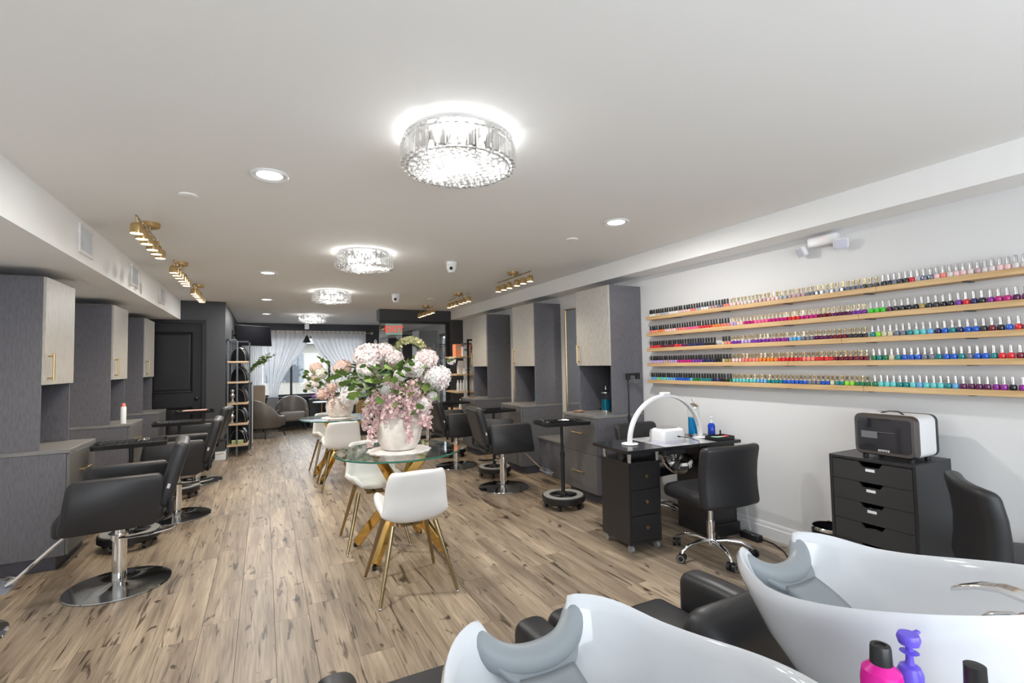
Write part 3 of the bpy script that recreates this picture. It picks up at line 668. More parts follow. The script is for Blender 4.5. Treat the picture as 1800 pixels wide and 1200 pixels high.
dcs = [((.84, 3.16), 0.0, 'white dining chair in front, its back to the camera at the near glass table'), ((.80, 4.08), PI - .03, 'white dining chair on the far side of the near glass table, seen through the glass'),
       ((.82, 6.17), .02, 'cream dining chair with its back to the camera at the far glass table'), ((.80, 7.02), PI + .03, 'cream dining chair on the far side of the far glass table')]
dc0 = dining_chair(dcs[0][2]); dc0.location = (*dcs[0][0], 0)
for p, a, l in dcs[1:]: dup(dc0, (*p, 0), a, l)

# ================================================================== GLASS TABLES
def glass_table(label, r=.475):
    t = thing('glass_table', label, 'table', group='round glass tables on gold legs')
    tp = MB().lathe([(0, .748), (r - .003, .748), (r - .003, .760), (0, .760)], 72).build('glass_top', GLASS, t)
    MB().lathe([(r - .003, .7475), (r, .749), (r, .759), (r - .003, .7605)], 72).build('glass_edge', GLASSE, tp)
    for i in range(4):
        a = PI / 4 + i * PI / 2; foot = Vector((.375 * math.cos(a), .375 * math.sin(a), .012)); top = Vector((-.24 * math.cos(a), -.24 * math.sin(a), .742))
        off = Vector((-math.sin(a), math.cos(a), 0)) * .021; foot += off; top += off
        d = (top - foot); Ln = d.length; q = d.to_track_quat('Z', 'Y').to_matrix().to_4x4()
        # flat bar, wide face across the swing
        ux = Vector((-math.sin(a), math.cos(a), 0)); uz = d.normalized(); uy = uz.cross(ux)
        Mx = Matrix(((ux.x, uy.x, uz.x, foot.x), (ux.y, uy.y, uz.y, foot.y), (ux.z, uy.z, uz.z, foot.z), (0, 0, 0, 1)))
        lg = MB().box(-.019, .019, -.032, .032, .02, Ln - .012, .003, M=Mx).build('leg', GOLD, t, smooth=False)
        MB().cyl((foot.x, foot.y, 0), (foot.x, foot.y, .03), .016, n=12).build('foot_pad', BLK_P, lg)
        MB().cyl((top.x, top.y, .735), (top.x, top.y, .7478), .022, n=14).build('glass_mount', CHROME, lg)
    return t
T1 = (.93, 3.79); T2 = (.87, 6.62)
g0 = glass_table('round glass table with gold crossed legs nearest the camera'); g0.location = (*T1, 0); g0.rotation_euler = (0, 0, .02)
dup(g0, (*T2, 0), 0, 'round glass table with gold crossed legs farther back')

# ================================================================== FLOWERS
PINKP = [mat('petal_blush', (.84, .70, .67), .7), mat('petal_white', (.87, .84, .82), .7), mat('petal_pink', (.80, .55, .54), .7), mat('petal_peach', (.82, .58, .47), .7), mat('petal_cream', (.82, .78, .64), .7)]
LEAFS = [mat('leaf_green', (.12, .23, .045), .5), mat('leaf_lime', (.26, .38, .09), .5), mat('leaf_dark', (.05, .11, .03), .5)]
STEMM = mat('stem_green', (.16, .20, .06), .6)
rnd = random.Random(3)
def petal(b, c, nrm, ang, s):
    # one floret: four cupped petals
    z = nrm.normalized(); x = z.orthogonal().normalized(); y = z.cross(x)
    for k in range(4):
        a = ang + k * PI / 2; d = x * math.cos(a) + y * math.sin(a); e = z.cross(d)
        p = [c, c + d * s * .55 + e * s * .42 + z * s * .16, c + d * s * 1.0 + z * s * .30, c + d * s * .55 - e * s * .42 + z * s * .16]
        b.add(p, [(0, 1, 2), (0, 2, 3)])
def head_mesh(name, R, n, s, mats, squash=.85):
    b = MB(); b.cur = 0
    b.sph((0, 0, 0), (R * .72, R * .72, R * .72 * squash), 10, 7)
    for i in range(n):
        ph = math.acos(1 - 2 * (i + .5) / n); th = i * 2.39996
        nn = Vector((math.sin(ph) * math.cos(th), math.sin(ph) * math.sin(th), math.cos(ph)))
        c = Vector((nn.x * R, nn.y * R, nn.z * R * squash)) * rnd.uniform(.84, 1.0)
        b.cur = 0 if rnd.random() < .72 else 1
        petal(b, c, nn + Vector((rnd.uniform(-.35, .35), rnd.uniform(-.35, .35), rnd.uniform(-.35, .35))), rnd.uniform(0, 6), s)
    return b, mats
def head(root, c, R, mats, n=None, s=None, name='hydrangea_head'):
    n = n or int(60 + R * 700); s = s or R * .26
    b, m = head_mesh(name, R, n, s, mats); o = b.build(name, m, root, smooth=False, fix=False); o.location = c; o.rotation_euler = (rnd.uniform(-.4, .4), rnd.uniform(-.4, .4), rnd.uniform(0, 6)); return o
def drape(root, p0, p1, sag, w_, mats, n=90):
    b = MB(); p0 = Vector(p0); p1 = Vector(p1)
    for i in range(n):
        k = i / n; c = p0.lerp(p1, k) + Vector((rnd.gauss(0, 1), rnd.gauss(0, 1), rnd.gauss(0, .6))) * w_ * (1 - .72 * k) * .5
        c += Vector((0, 0, sag * math.sin(k * PI)))
        b.cur = 0 if rnd.random() < .68 else 1
        petal(b, c, Vector((rnd.uniform(-1, 1), rnd.uniform(-1.3, .6), rnd.uniform(-.6, 1))), rnd.uniform(0, 6), .017)
    return b.build('trailing_blossom', mats, root, smooth=False, fix=False)
def leaf_mesh(L_, W_):
    b = MB(); pr = [(0, 0), (.18, .34), (.45, .5), (.72, .38), (1, 0)]
    vs = []; fs = []
    for (u, w_) in pr: vs += [(-W_ * w_, u * L_, -.10 * L_ * (2 * u - 1) ** 2), (0, u * L_, -.02 * L_ - .12 * L_ * (2 * u - 1) ** 2), (W_ * w_, u * L_, -.10 * L_ * (2 * u - 1) ** 2)]
    for i in range(4):
        a = 3 * i; fs += [(a, a + 1, a + 4, a + 3), (a + 1, a + 2, a + 5, a + 4)]
    b.add(vs, fs); return b
leafdata = []
for k, m_ in enumerate(LEAFS):
    o = leaf_mesh(.075, .058).build('leaf', m_, angle=60, fix=False); leafdata.append(o.data); bpy.data.objects.remove(o)
def leaf(root, c, d, s=1, kind=None):
    o = bpy.data.objects.new('leaf', leafdata[kind if kind is not None else rnd.choice((0, 0, 1, 2))]); C.objects.link(o); o.parent = root; o.location = c
    d = Vector(d).normalized(); q = d.to_track_quat('Y', 'Z'); o.rotation_euler = (q.to_matrix() @ Matrix.Rotation(rnd.uniform(-.9, .9), 3, 'Y')).to_euler(); o.scale = (s, s, s); return o
def vase(loc, r, h, label):
    t = thing('clay_vase', label, 'vase', loc, group='clay flower vases')
    MB().lathe([(0, 0), (r * .55, 0), (r * .72, .006), (r * .93, h * .22), (r, h * .48), (r * .93, h * .74), (r * .74, h * .93), (r * .66, h), (r * .60, h), (r * .62, h * .93), (r * .5, h * .8), (0, h * .8)], 48).build('pot', CLAY, t)
    return t
def doily(loc, r, label):
    b = MB(); n = 60; rr = lambda j: r * (1 + .035 * math.sin(j * 2 * PI / n * 17))
    b.ring([[(rr(j) * math.cos(2 * PI * j / n) * k, rr(j) * math.sin(2 * PI * j / n) * k, z) for j in range(n)] for k, z in ((.02, .0), (1, 0), (1.0, .006), (.7, .009), (.02, .009))])
    return tag(b.build('placemat', DOILY, loc=loc), label, 'placemat', 'round woven placemats')
doily((.93, 3.77, .7608), .235, 'round white woven mat on the near glass table')
doily((.87, 6.60, .7608), .22, 'round white woven mat on the far glass table')
v1 = vase((.93, 3.77, .7705), .172, .31, 'large whitewashed vase of pink hydrangeas on the near glass table')
Y0 = 0
P1 = [PINKP[0], PINKP[1]]; PW1 = [PINKP[1], PINKP[0]]; PK = [PINKP[2], PINKP[0]]; PE = [PINKP[3], PINKP[0]]; CRM = [PINKP[4], PINKP[1]]
def stem(root, p): MB().tube([(0, 0, .22), (p[0] * .4, p[1] * .4, .22 + (p[2] - .22) * .55), p], .004, 5).build('stem', STEMM, root)
cr2 = Vector((.891, -.453, 0)); cf2 = Vector((.453, .891, 0))   # picture-right and depth at the table
def W(a, z, d=0): q = cr2 * a + cf2 * d; return (q.x, q.y, z)
V1 = [(-.23, .71, .0, .118, P1), (-.13, .74, .08, .09, P1), (-.04, .70, .02, .072, P1), (.215, .685, .0, .088, P1), (.305, .535, -.04, .108, PW1), (.14, .615, -.10, .075, PW1), (.045, .565, -.14, .052, PW1), (-.25, .62, -.10, .045, PW1), (-.20, .60, -.13, .04, PW1), (.21, .345, -.13, .058, PW1), (.265, .40, -.06, .045, PW1), (.23, .56, .14, .09, P1), (-.05, .62, .20, .09, P1), (-.24, .62, .16, .09, PW1), (-.06, .47, -.17, .05, PW1)]
for a, z, d_, R, mt_ in V1: head(v1, W(a, z, d_), R, mt_, s=R * .24); stem(v1, W(a, z - R * .6, d_))
for a0, z0, a1, z1, d_, w_, n_ in ((-.15, .43, -.245, .16, -.10, .075, 140), (-.13, .40, -.185, .04, -.15, .065, 130), (-.05, .46, -.075, .22, -.17, .065, 110), (-.03, .50, .0, .26, -.19, .09, 150), (.08, .50, .09, .24, -.19, .09, 150), (.11, .42, .115, .07, -.20, .055, 120), (.18, .42, .215, .18, -.14, .07, 120), (.20, .40, .24, .16, -.06, .06, 100), (-.02, .54, -.03, .34, -.16, .08, 120), (.13, .50, .16, .30, -.17, .08, 120), (-.18, .42, -.25, .26, -.02, .06, 90)):
    drape(v1, W(a0, z0, d_ + .06), W(a1, z1, d_), .02, w_, PK, n_)
for i in range(130):
    a = rnd.uniform(-.36, .30); z = rnd.uniform(.38, .66); d_ = rnd.uniform(-.22, .16)
    if ((a + .03) / .34) ** 2 + ((z - .51) / .20) ** 2 > 1: continue
    leaf(v1, W(a, z, d_), (*(cr2 * (a + rnd.uniform(-.2, .2)) + cf2 * (d_ - .12)).xy, rnd.uniform(-.12, .35)), rnd.uniform(.8, 1.2))
for a, z in ((-.33, .58), (-.31, .52), (-.27, .55), (-.28, .47), (-.23, .52), (-.22, .46), (-.18, .55), (-.17, .49), (-.24, .42), (-.12, .57), (-.13, .52), (-.08, .60), (.14, .66), (.22, .63), (.11, .56), (.13, .50), (.12, .55), (.04, .44), (.05, .38), (.19, .33), (.16, .29), (-.19, .36), (.0, .55), (-.05, .53), (.39, .66), (-.36, .50), (-.38, .56), (-.06, .40), (.07, .60)):
    leaf(v1, W(a, z, -.235 if a < .3 else -.02), (*(cr2 * rnd.uniform(-.6, .6) - cf2 * .6).xy, rnd.uniform(-.3, .4)), rnd.uniform(1.05, 1.35), rnd.choice((0, 0, 1)))
head(v1, W(.41, .665, 0), .028, PW1, 14, .018, 'small_blossom')
v2 = vase((.87, 6.62, .7705), .172, .265, 'small rounded vase of peach hydrangeas on the far glass table')
for a, z, d_, R, mt_ in ((-.30, .62, 0, .085, PE), (-.205, .555, -.08, .08, CRM), (.04, .62, 0, .115, PE), (.175, .25, -.17, .125, PW1), (-.40, .40, 0, .06, CRM), (-.32, .50, .03, .065, PE), (-.18, .29, -.12, .07, PE), (-.05, .38, -.14, .065, PE), (.06, .42, -.12, .06, CRM), (.15, .45, .1, .09, PW1), (-.28, .42, -.08, .05, PW1), (.26, .36, 0, .08, PW1)):
    head(v2, W(a, z, d_), R, mt_, s=R * .25); stem(v2, W(a, z - R * .5, d_))
for a0, z0, a1, z1, d_, w_ in ((-.18, .36, -.20, .24, -.12, .06), (-.05, .40, -.03, .08, -.19, .06), (.10, .20, .12, .10, -.22, .05), (-.08, .36, -.12, .24, -.16, .06)):
    drape(v2, W(a0, z0, d_ + .05), W(a1, z1, d_), .01, w_, PE, 70)
for i in range(100):
    a = rnd.uniform(-.40, .40); z = rnd.uniform(.32, .58); d_ = rnd.uniform(-.16, .16)
    leaf(v2, W(a, z, d_), (*(cr2 * (a + rnd.uniform(-.2, .2)) + cf2 * (d_ - .1)).xy, rnd.uniform(-.1, .4)), rnd.uniform(.8, 1.1))
for i, (a, z) in enumerate(((-.24, .74), (-.15, .74), (-.22, .69), (-.12, .68), (-.17, .68), (.24, .64), (.30, .62), (.27, .57), (-.41, .55), (-.47, .49), (-.40, .46), (-.28, .35), (.20, .52), (.30, .50))):
    leaf(v2, W(a, z, 0), (*(cr2 * rnd.uniform(-1, 1) - cf2 * .3).xy, rnd.uniform(.1, .9)), 1.0, 0)
for k in ((-.18, .72), (.27, .60), (-.42, .50)): stem(v2, W(k[0], k[1], 0))

# ================================================================== POLISH SHELVES
SH = [(1.815, 'top'), (1.652, 'second'), (1.500, 'third'), (1.352, 'fourth'), (1.186, 'bottom')]
SHT = .034; SX0 = WR - .105
for z, nm in SH:
    t = thing('polish_shelf', '%s long pine shelf of nail polish on the right wall' % ('bottom' if nm == 'bottom' else nm if nm == 'top' else nm + ' from the top'), 'shelf', (WR, 0, z), group='pine polish shelves')
    for a, b_ in ((.78, 1.83 + (.03 if nm in ('second',) else 0) * 0 + {'top': -.15, 'second': -.04, 'third': .07, 'fourth': .45, 'bottom': -.05}[nm]), ({'top': 1.68, 'second': 1.79, 'third': 1.90, 'fourth': 2.28, 'bottom': 1.78}[nm] + .002, 3.76)):
        MB().box(-.105, -.002, a, b_, 0, SHT, .002).build('board', PINE, t, smooth=False)
    for y in (1.25, 1.75, 2.3, 2.85, 3.4): MB().box(-.09, -.002, y - .012, y + .012, -.004, 0).build('bracket', BLK_M, t, smooth=False)
# palette (name, colour)
PAL = dict(white=(.78, .76, .76), pale_pink=(.80, .55, .55), mauve=(.50, .33, .38), silver=(.42, .44, .50), slate=(.16, .18, .24), charcoal=(.035, .037, .045), clear=(.68, .63, .62), coral=(.85, .22, .18), pink=(.80, .12, .30),
           red=(.65, .02, .03), orange=(.80, .22, .03), magenta=(.50, .01, .20), burgundy=(.16, .008, .03), plum=(.10, .012, .08), green=(.05, .55, .03), lime=(.25, .65, .02), black=(.012, .012, .016), navy=(.012, .018, .10), violet=(.18, .03, .35),
           lavender=(.45, .34, .65), purple=(.25, .02, .28), teal=(.01, .22, .24), aqua=(.12, .55, .56), blue=(.01, .10, .55), sky=(.12, .38, .70), cream=(.62, .58, .40), gold=(.38, .27, .10), emerald=(.01, .18, .07))
def seq(*runs):
    o = []
    for c, n in runs: o += [c] * n
    return o
ROW = {
 'top': (seq(('white', 3), ('cream', 2), ('silver', 4), ('white', 4), ('pale_pink', 5), ('coral', 2), ('silver', 2), ('white', 3), ('mauve', 3), ('slate', 2), ('coral', 2)), seq(('pale_pink', 3), ('clear', 4), ('mauve', 3), ('pale_pink', 3), ('silver', 2), ('mauve', 4), ('slate', 3), ('silver', 4), ('slate', 4), ('charcoal', 3)), seq(('charcoal', 2), ('slate', 1), ('charcoal', 2), ('red', 1), ('silver', 1), ('slate', 2), ('pale_pink', 1), ('coral', 1), ('clear', 1), ('pale_pink', 2), ('clear', 1), ('mauve', 1), ('clear', 2), ('pale_pink', 2), ('clear', 2))),
 'second': (seq(('coral', 4), ('orange', 3), ('pale_pink', 5), ('coral', 4), ('pink', 5), ('red', 5), ('orange', 3), ('coral', 3)), seq(('lavender', 2), ('pale_pink', 2), ('magenta', 3), ('pink', 4), ('magenta', 5), ('red', 3), ('magenta', 4), ('burgundy', 3), ('plum', 4), ('violet', 3)), seq(('green', 3), ('plum', 1), ('charcoal', 2), ('black', 2), ('gold', 1), ('charcoal', 2), ('black', 2), ('violet', 1), ('red', 1), ('navy', 1), ('black', 1), ('purple', 1), ('magenta', 2), ('plum', 2))),
 'third': (seq(('red', 5), ('burgundy', 6), ('red', 3), ('plum', 3), ('navy', 6), ('black', 6), ('cream', 1), ('coral', 2)), seq(('violet', 3), ('lavender', 3), ('violet', 5), ('purple', 5), ('sky', 3), ('slate', 3), ('plum', 4), ('burgundy', 3), ('charcoal', 4)), seq(('teal', 1), ('lime', 1), ('cream', 2), ('slate', 2), ('teal', 1), ('aqua', 2), ('sky', 1), ('navy', 1), ('blue', 1), ('teal', 1), ('navy', 1), ('blue', 2), ('charcoal', 1), ('burgundy', 1), ('black', 1), ('blue', 1), ('red', 1), ('navy', 1))),
 'fourth': (seq(('lavender', 6), ('mauve', 3), ('lavender', 3), ('magenta', 6), ('violet', 4), ('navy', 4), ('black', 3), ('cream', 1), ('gold', 2)), seq(('pale_pink', 3), ('coral', 5), ('orange', 5), ('red', 6), ('coral', 3), ('red', 4), ('burgundy', 7)), seq(('emerald', 1), ('teal', 1), ('emerald', 1), ('cream', 1), ('teal', 1), ('blue', 3), ('slate', 2), ('teal', 1), ('blue', 2), ('teal', 1), ('slate', 1), ('blue', 2), ('teal', 1), ('red', 2), ('burgundy', 2))),
 'bottom': (seq(('sky', 3), ('lime', 1), ('aqua', 4), ('sky', 3), ('blue', 6), ('aqua', 1), ('emerald', 3), ('teal', 4), ('navy', 3), ('black', 3), ('emerald', 1)), seq(('aqua', 7), ('sky', 3), ('teal', 4), ('blue', 6), ('slate', 3), ('blue', 2), ('cream', 1), ('teal', 2), ('lime', 2), ('emerald', 3)), seq(('emerald', 1), ('aqua', 3), ('teal', 2), ('aqua', 1), ('sky', 1), ('aqua', 3), ('teal', 1), ('sky', 1), ('plum', 4), ('purple', 2), ('black', 1), ('purple', 2)))}
def num(n):
    return '%d%s' % (n, 'th' if 10 <= n % 100 <= 20 else {1: 'st', 2: 'nd', 3: 'rd'}.get(n % 10, 'th'))
GOLDC = mat('gold_cap', (.82, .68, .42), .22, 1); SILC = mat('silver_cap', (.60, .60, .61), .22, 1); BLKC = mat('black_cap', (.014, .014, .016), .35)
def lacq(c): return mat('lacquer_' + c, PAL[c], .12, coat=.5)
bodyK = MB().lathe([(0, 0), (.0115, 0), (.013, .003), (.013, .020), (.008, .026), (0, .026)], 10)
capK = MB().lathe([(0, .025), (.0098, .025), (.0080, .066), (.0060, .068), (0, .068)], 8)
bodyG = MB().box(-.0122, .0122, -.0122, .0122, 0, .027, .004)
capG = MB().lathe([(0, .026), (.009, .026), (.0085, .031), (.0060, .034), (.0065, .046), (.0095, .056), (.0095, .064), (0, .065)], 8)
bodyS = MB().lathe([(0, 0), (.0140, 0), (.0158, .003), (.0158, .020), (.013, .028), (.007, .031), (0, .031)], 12)
capS = MB().lathe([(0, .030), (.0090, .030), (.0080, .036), (.0080, .066), (.0066, .071), (0, .072)], 10)
def proto(mb, m_, nm):
    o = mb.build(nm, m_, smooth=True); d_ = o.data; bpy.data.objects.remove(o); return d_
cd = {'black': proto(capK, BLKC, 'cap'), 'gold': proto(capG, GOLDC, 'cap'), 'silver': proto(capS, SILC, 'cap')}
bd = {}
SRC = {'black': bodyK, 'gold': bodyG, 'silver': bodyS}
def bodydata(kind, c):
    if (kind, c) not in bd: bd[(kind, c)] = proto(SRC[kind], lacq(c), 'nail_polish_bottle')
    return bd[(kind, c)]
stuff = MB(); stuff_m = [BLKC]; stuff_i = {}
for z, nm in SH:
    kk, gg, ss = ROW[nm]
    lists = [('black', kk, 3.745, 2.790), ('gold', gg, 2.785, 1.675 if nm == 'top' else 1.752), ('silver', ss, 1.665 if nm == 'top' else 1.745, 1.00)]
    for kind, lst, ya, yb in lists:
        n = len(lst); step = (ya - yb) / n; rj = random.Random(hash((n, len(kind), round(z * 100))) & 0xffff)
        for i, c in enumerate(lst):
            y = ya - (i + .5) * step + rj.uniform(-.0008, .0008); x = WR - .072 + 0 + rj.uniform(-.003, .003)
            if nm == 'third' and kind == 'black' and 27 <= i <= 28: continue
            zz = z + SHT + .0004
            if kind == 'black' and i < n - 5:
                M_ = TR(x, y, zz)
                if c not in stuff_i: stuff_i[c] = len(stuff_m); stuff_m.append(lacq(c))
                stuff.cur = stuff_i[c]; stuff.add(bodyK.v, bodyK.f, M_); stuff.cur = 0; stuff.add(capK.v, capK.f, M_); continue
            o = bpy.data.objects.new('nail_polish_bottle', bodydata(kind, c)); C.objects.link(o); o.location = (x, y, zz); o.rotation_euler = (0, 0, rj.uniform(-.2, .2))
            cn = c.replace('_', ' ')
            if kind == 'black': wh = '%s black cap left of the gold caps' % num(n - i)
            else: wh = '%s %s cap from the left' % (num(i + 1), kind)
            tag(o, '%s nail polish, %s, %s shelf' % (cn, wh, nm), 'nail polish', '%s capped nail polishes on the %s shelf' % (kind, nm))
            k = bpy.data.objects.new('cap', cd[kind]); C.objects.link(k); k.parent = o
so = stuff.build('nail_polish_row', stuff_m); tag(so, 'dense left ends of the polish rows with tall black caps', 'nail polish', kind='stuff')

# ================================================================== NAIL DESK
DR = -.075
nd = thing('manicure_desk', 'black manicure desk with drawer pedestal, standing against the right wall', 'desk', (2.385, 2.845, 0), DR)
MB().box(-.05, 1.06, -.06, .40, .735, .76, .003).build('desktop', mat('black_gloss_top', (.02, .02, .022), .18), nd, smooth=False)
MB().box(.30, .80, -.061, .40, .7602, .7625, .0008).build('top_inlay', mat('grey_marble_inlay', (.42, .42, .44), .15, var=(.3, (8, 8, 8))), nd, smooth=False)
MB().box(0, .02, 0, .36, .06, .64, .002).box(.27, .29, 0, .36, .06, .64, .002).box(.02, .27, 0, .36, .06, .08, .002).box(.02, .27, .34, .36, .08, .64, .002).box(-.01, .30, -.012, .37, .64, .66, .002).build('pedestal', BLK_W, nd, smooth=False)
for i in range(3):
    z0 = .082 + i * .187; dw = MB().box(.021, .269, -.002, .014, z0, z0 + .183, .002).build('drawer', BLK_W, nd, smooth=False)
    MB().cyl((.145, -.002, z0 + .10), (.145, -.018, z0 + .10), .006, n=10).cyl((.145, -.016, z0 + .10), (.145, -.026, z0 + .10), .013, .012, n=14).build('knob', BRASS, dw)
for x in (.02, .27):
    for y in (.01, .33): MB().cyl((x, y, .66), (x, y, .735), .014, n=14).build('chrome_post', CHROME, nd)
for x in (.03, .26):
    for y in (.03, .33): MB().cyl((x - .012, y, .026), (x + .012, y, .026), .026, n=12).cyl((x, y, .03), (x, y, .062), .008, n=8).build('caster', GRYP, nd)
MB().box(.76, .78, 0, .36, .10, .735, .002).box(1.03, 1.05, 0, .36, .10, .735, .002).box(.78, 1.03, 0, .36, .10, .12, .002).box(.78, 1.03, .34, .36, .12, .735, .002).build('side_cabinet', BLK_W, nd, smooth=False)
dd = MB().box(.781, 1.029, -.002, .014, .122, .733, .002).build('cabinet_door', BLK_W, nd, smooth=False)
MB().cyl((1.0, -.002, .45), (1.0, -.018, .45), .006, n=10).cyl((1.0, -.016, .45), (1.0, -.026, .45), .013, .012, n=14).build('knob', BRASS, dd)
MB().box(.76, 1.06, -.02, .36, .0, .10, .003).build('plinth', BLK_W, nd, smooth=False)
fan = MB().prism(rrect(.26, .13, .04, cx=.545, cy=.17), .66, .735).build('dust_fan', mat('dark_fan_housing', (.05, .05, .055), .4), nd)
dk = MB(); pts = [(.545 + .02 * math.sin(k * .35), .10 - .03 * math.sin(k * .2), .66 - k * .011 if k < 9 else .56) for k in range(10)]
pts = [(.50, .16, .655), (.50, .13, .60), (.54, .11, .56), (.62, .12, .555), (.70, .16, .57), (.74, .22, .58)]
fp = []
for i in range(len(pts) - 1):
    for k in range(8): fp.append(Vector(pts[i]).lerp(Vector(pts[i + 1]), k / 8))
dk.tube(fp, [.052 + .006 * (i % 2) for i in range(len(fp))], 14); dk.build('foil_duct', mat('foil', (.78, .78, .78), .22, 1), nd, smooth=False)
def onDesk(x, y, z=.7605): q = RZ(DR) @ Vector((x, y, 0)); return (2.385 + q.x, 2.845 + q.y, z)
# wrist roll on the pedestal shelf
tag(MB(RZ(DR)).cyl((0, .09, .037), (.30, .09, .037), .035, n=18).build('wrist_cushion', BLK_L, loc=onDesk(.0, 0, .6605)), 'black wrist roll on the shelf under the desktop', 'cushion')
# arch lamp
al = thing('arch_lamp', 'white half moon desk lamp arching over the manicure desk', 'lamp', onDesk(.5, .17, .763), DR)
R_ = .355; arcs = [(-R_ * math.cos(PI * k / 36), 0, .015 + R_ * 1.02 * math.sin(PI * k / 36)) for k in range(37)]
b = MB(); rings = []
for k in range(37):
    a = PI * k / 36; ca, sa = -math.cos(a), math.sin(a); rr = []
    for (dr, dy) in ((.008, -.022), (.008, .022), (-.008, .022), (-.008, -.022)): rr.append(((R_ + dr) * ca, dy, .006 + (R_ + dr) * sa))
    rings.append(rr)
b.ring(rings); arch = b.build('arch', WHT_P, al, smooth=True, angle=30)
b = MB(); rings = []
for k in range(3, 34):
    a = PI * k / 36; ca, sa = -math.cos(a), math.sin(a); rings.append([((R_ + dr) * ca, dy, .006 + (R_ + dr) * sa) for (dr, dy) in ((-.008, -.016), (-.008, .016), (-.0095, .016), (-.0095, -.016))])
b.ring(rings); b.build('led_diffuser', mat('lamp_diffuser_off', (.72, .70, .72), .4), arch, angle=30)
MB().rbox(-.035, .035, -.026, .026, R_ + .008, R_ + .034, .006).build('hinge', WHT_P, al)
for s in (-1, 1): MB().lathe([(0, 0), (.065, 0), (.065, .006), (.055, .010), (0, .010)], 24, c=(s * R_, 0, 0)).build('foot', WHT_P, al)
# UV lamp
uv = thing('nail_dryer', 'white nail drying lamp box on the manicure desk', 'nail dryer', onDesk(.475, .13, .763), DR + .05)
MB().prism(rrect(.24, .17, .03), 0, .022).build('base', mat('lilac_white', (.66, .65, .74), .35), uv)
MB().ring([[(u, v, z) for u, v in rrect(*q)] for q, z in (((.24, .17, .03), .022), ((.245, .175, .035), .06), ((.235, .165, .035), .095), ((.20, .13, .03), .108))]).build('housing', WHT_P, uv)
MB().prism(rrect(.16, .09, .02), .1082, .112).build('top_panel', GRYP, uv)
MB().cyl((.03, -.088, .05), (.03, -.11, .05), .006, n=10).tube([(.03, -.10, .05), (.07, -.16, .045), (.13, -.20, .02), (.15, -.215, -.06), (.10, -.21, -.20)], .0028, 6).build('power_cable', BLK_P, uv)
jar(onDesk(.90, .29), 'tall jar of bright blue disinfectant on the manicure desk', LIQB, r=.047, h=.235, gr='desk jars')
sp = thing('spray_bottle', 'small blue spray bottle with white pump on the manicure desk', 'bottle', onDesk(1.0, .19))
MB().lathe([(0, 0), (.028, 0), (.03, .005), (.03, .09), (.02, .105), (.012, .11), (0, .11)], 18).build('bottle', mat('cobalt_liquid', (.02, .07, .55), .12, trans=.2), sp)
MB().lathe([(0, .11), (.013, .11), (.013, .13), (.006, .135), (.006, .15), (.012, .155), (.012, .165), (0, .168)], 12).box(-.022, .01, -.004, .004, .156, .164).build('pump', WHT_P, sp)
def tray(x, y, w_, h_, label):
    t_ = thing('desk_tray', label, 'tray', onDesk(x, y), DR)
    b = MB().prism(rrect(w_, h_, .012), 0, .004); b.ring([[(u, v, z) for u, v in rrect(*q)] for q, z in (((w_, h_, .012), 0), ((w_, h_, .012), .028), ((w_ - .008, h_ - .008, .01), .028), ((w_ - .008, h_ - .008, .01), .004))], close_ends=False)
    b.build('tray', BLK_P, t_); return t_
tray(.925, .03, .20, .13, 'black desk tray holding tubes and nail files, front right of the desk')
tray(.715, .32, .12, .13, 'small empty black desk tray behind the arch lamp foot')
for i, (x, y, c, h_, l) in enumerate(((.90, .03, (.35, .75, .58), .10, 'mint green tube lying in the front desk tray'), (.945, .03, (.80, .10, .05), .11, 'red orange nail file in the front desk tray'), (.985, .04, (.70, .02, .15), .06, 'small crimson tube in the front desk tray'))):
    tag(MB().cyl((-h_ / 2, 0, .012), (h_ / 2, 0, .012), .010, .008, n=10).box(h_ / 2, h_ / 2 + .012, -.006, .006, .006, .018).build('nail_tube', mat('tube_%d' % i, c, .35), loc=onDesk(x, y, .765)), l, 'tube', 'items in the desk tray')
    bpy.context.scene.collection.objects[-1].rotation_euler = (0, 0, -.45 + .3 * i)
for i, (x, y, l) in enumerate(((.92, .125, 'black brush pot left of the blue spray bottle'), (1.03, .125, 'black brush pot right of the blue spray bottle'))):
    tag(MB().lathe([(0, 0), (.012, 0), (.012, .02), (.007, .025), (.006, .055), (0, .057)], 10).build('glue_bottle', BLK_P, loc=onDesk(x, y)), l, 'bottle', 'small black glue bottles')

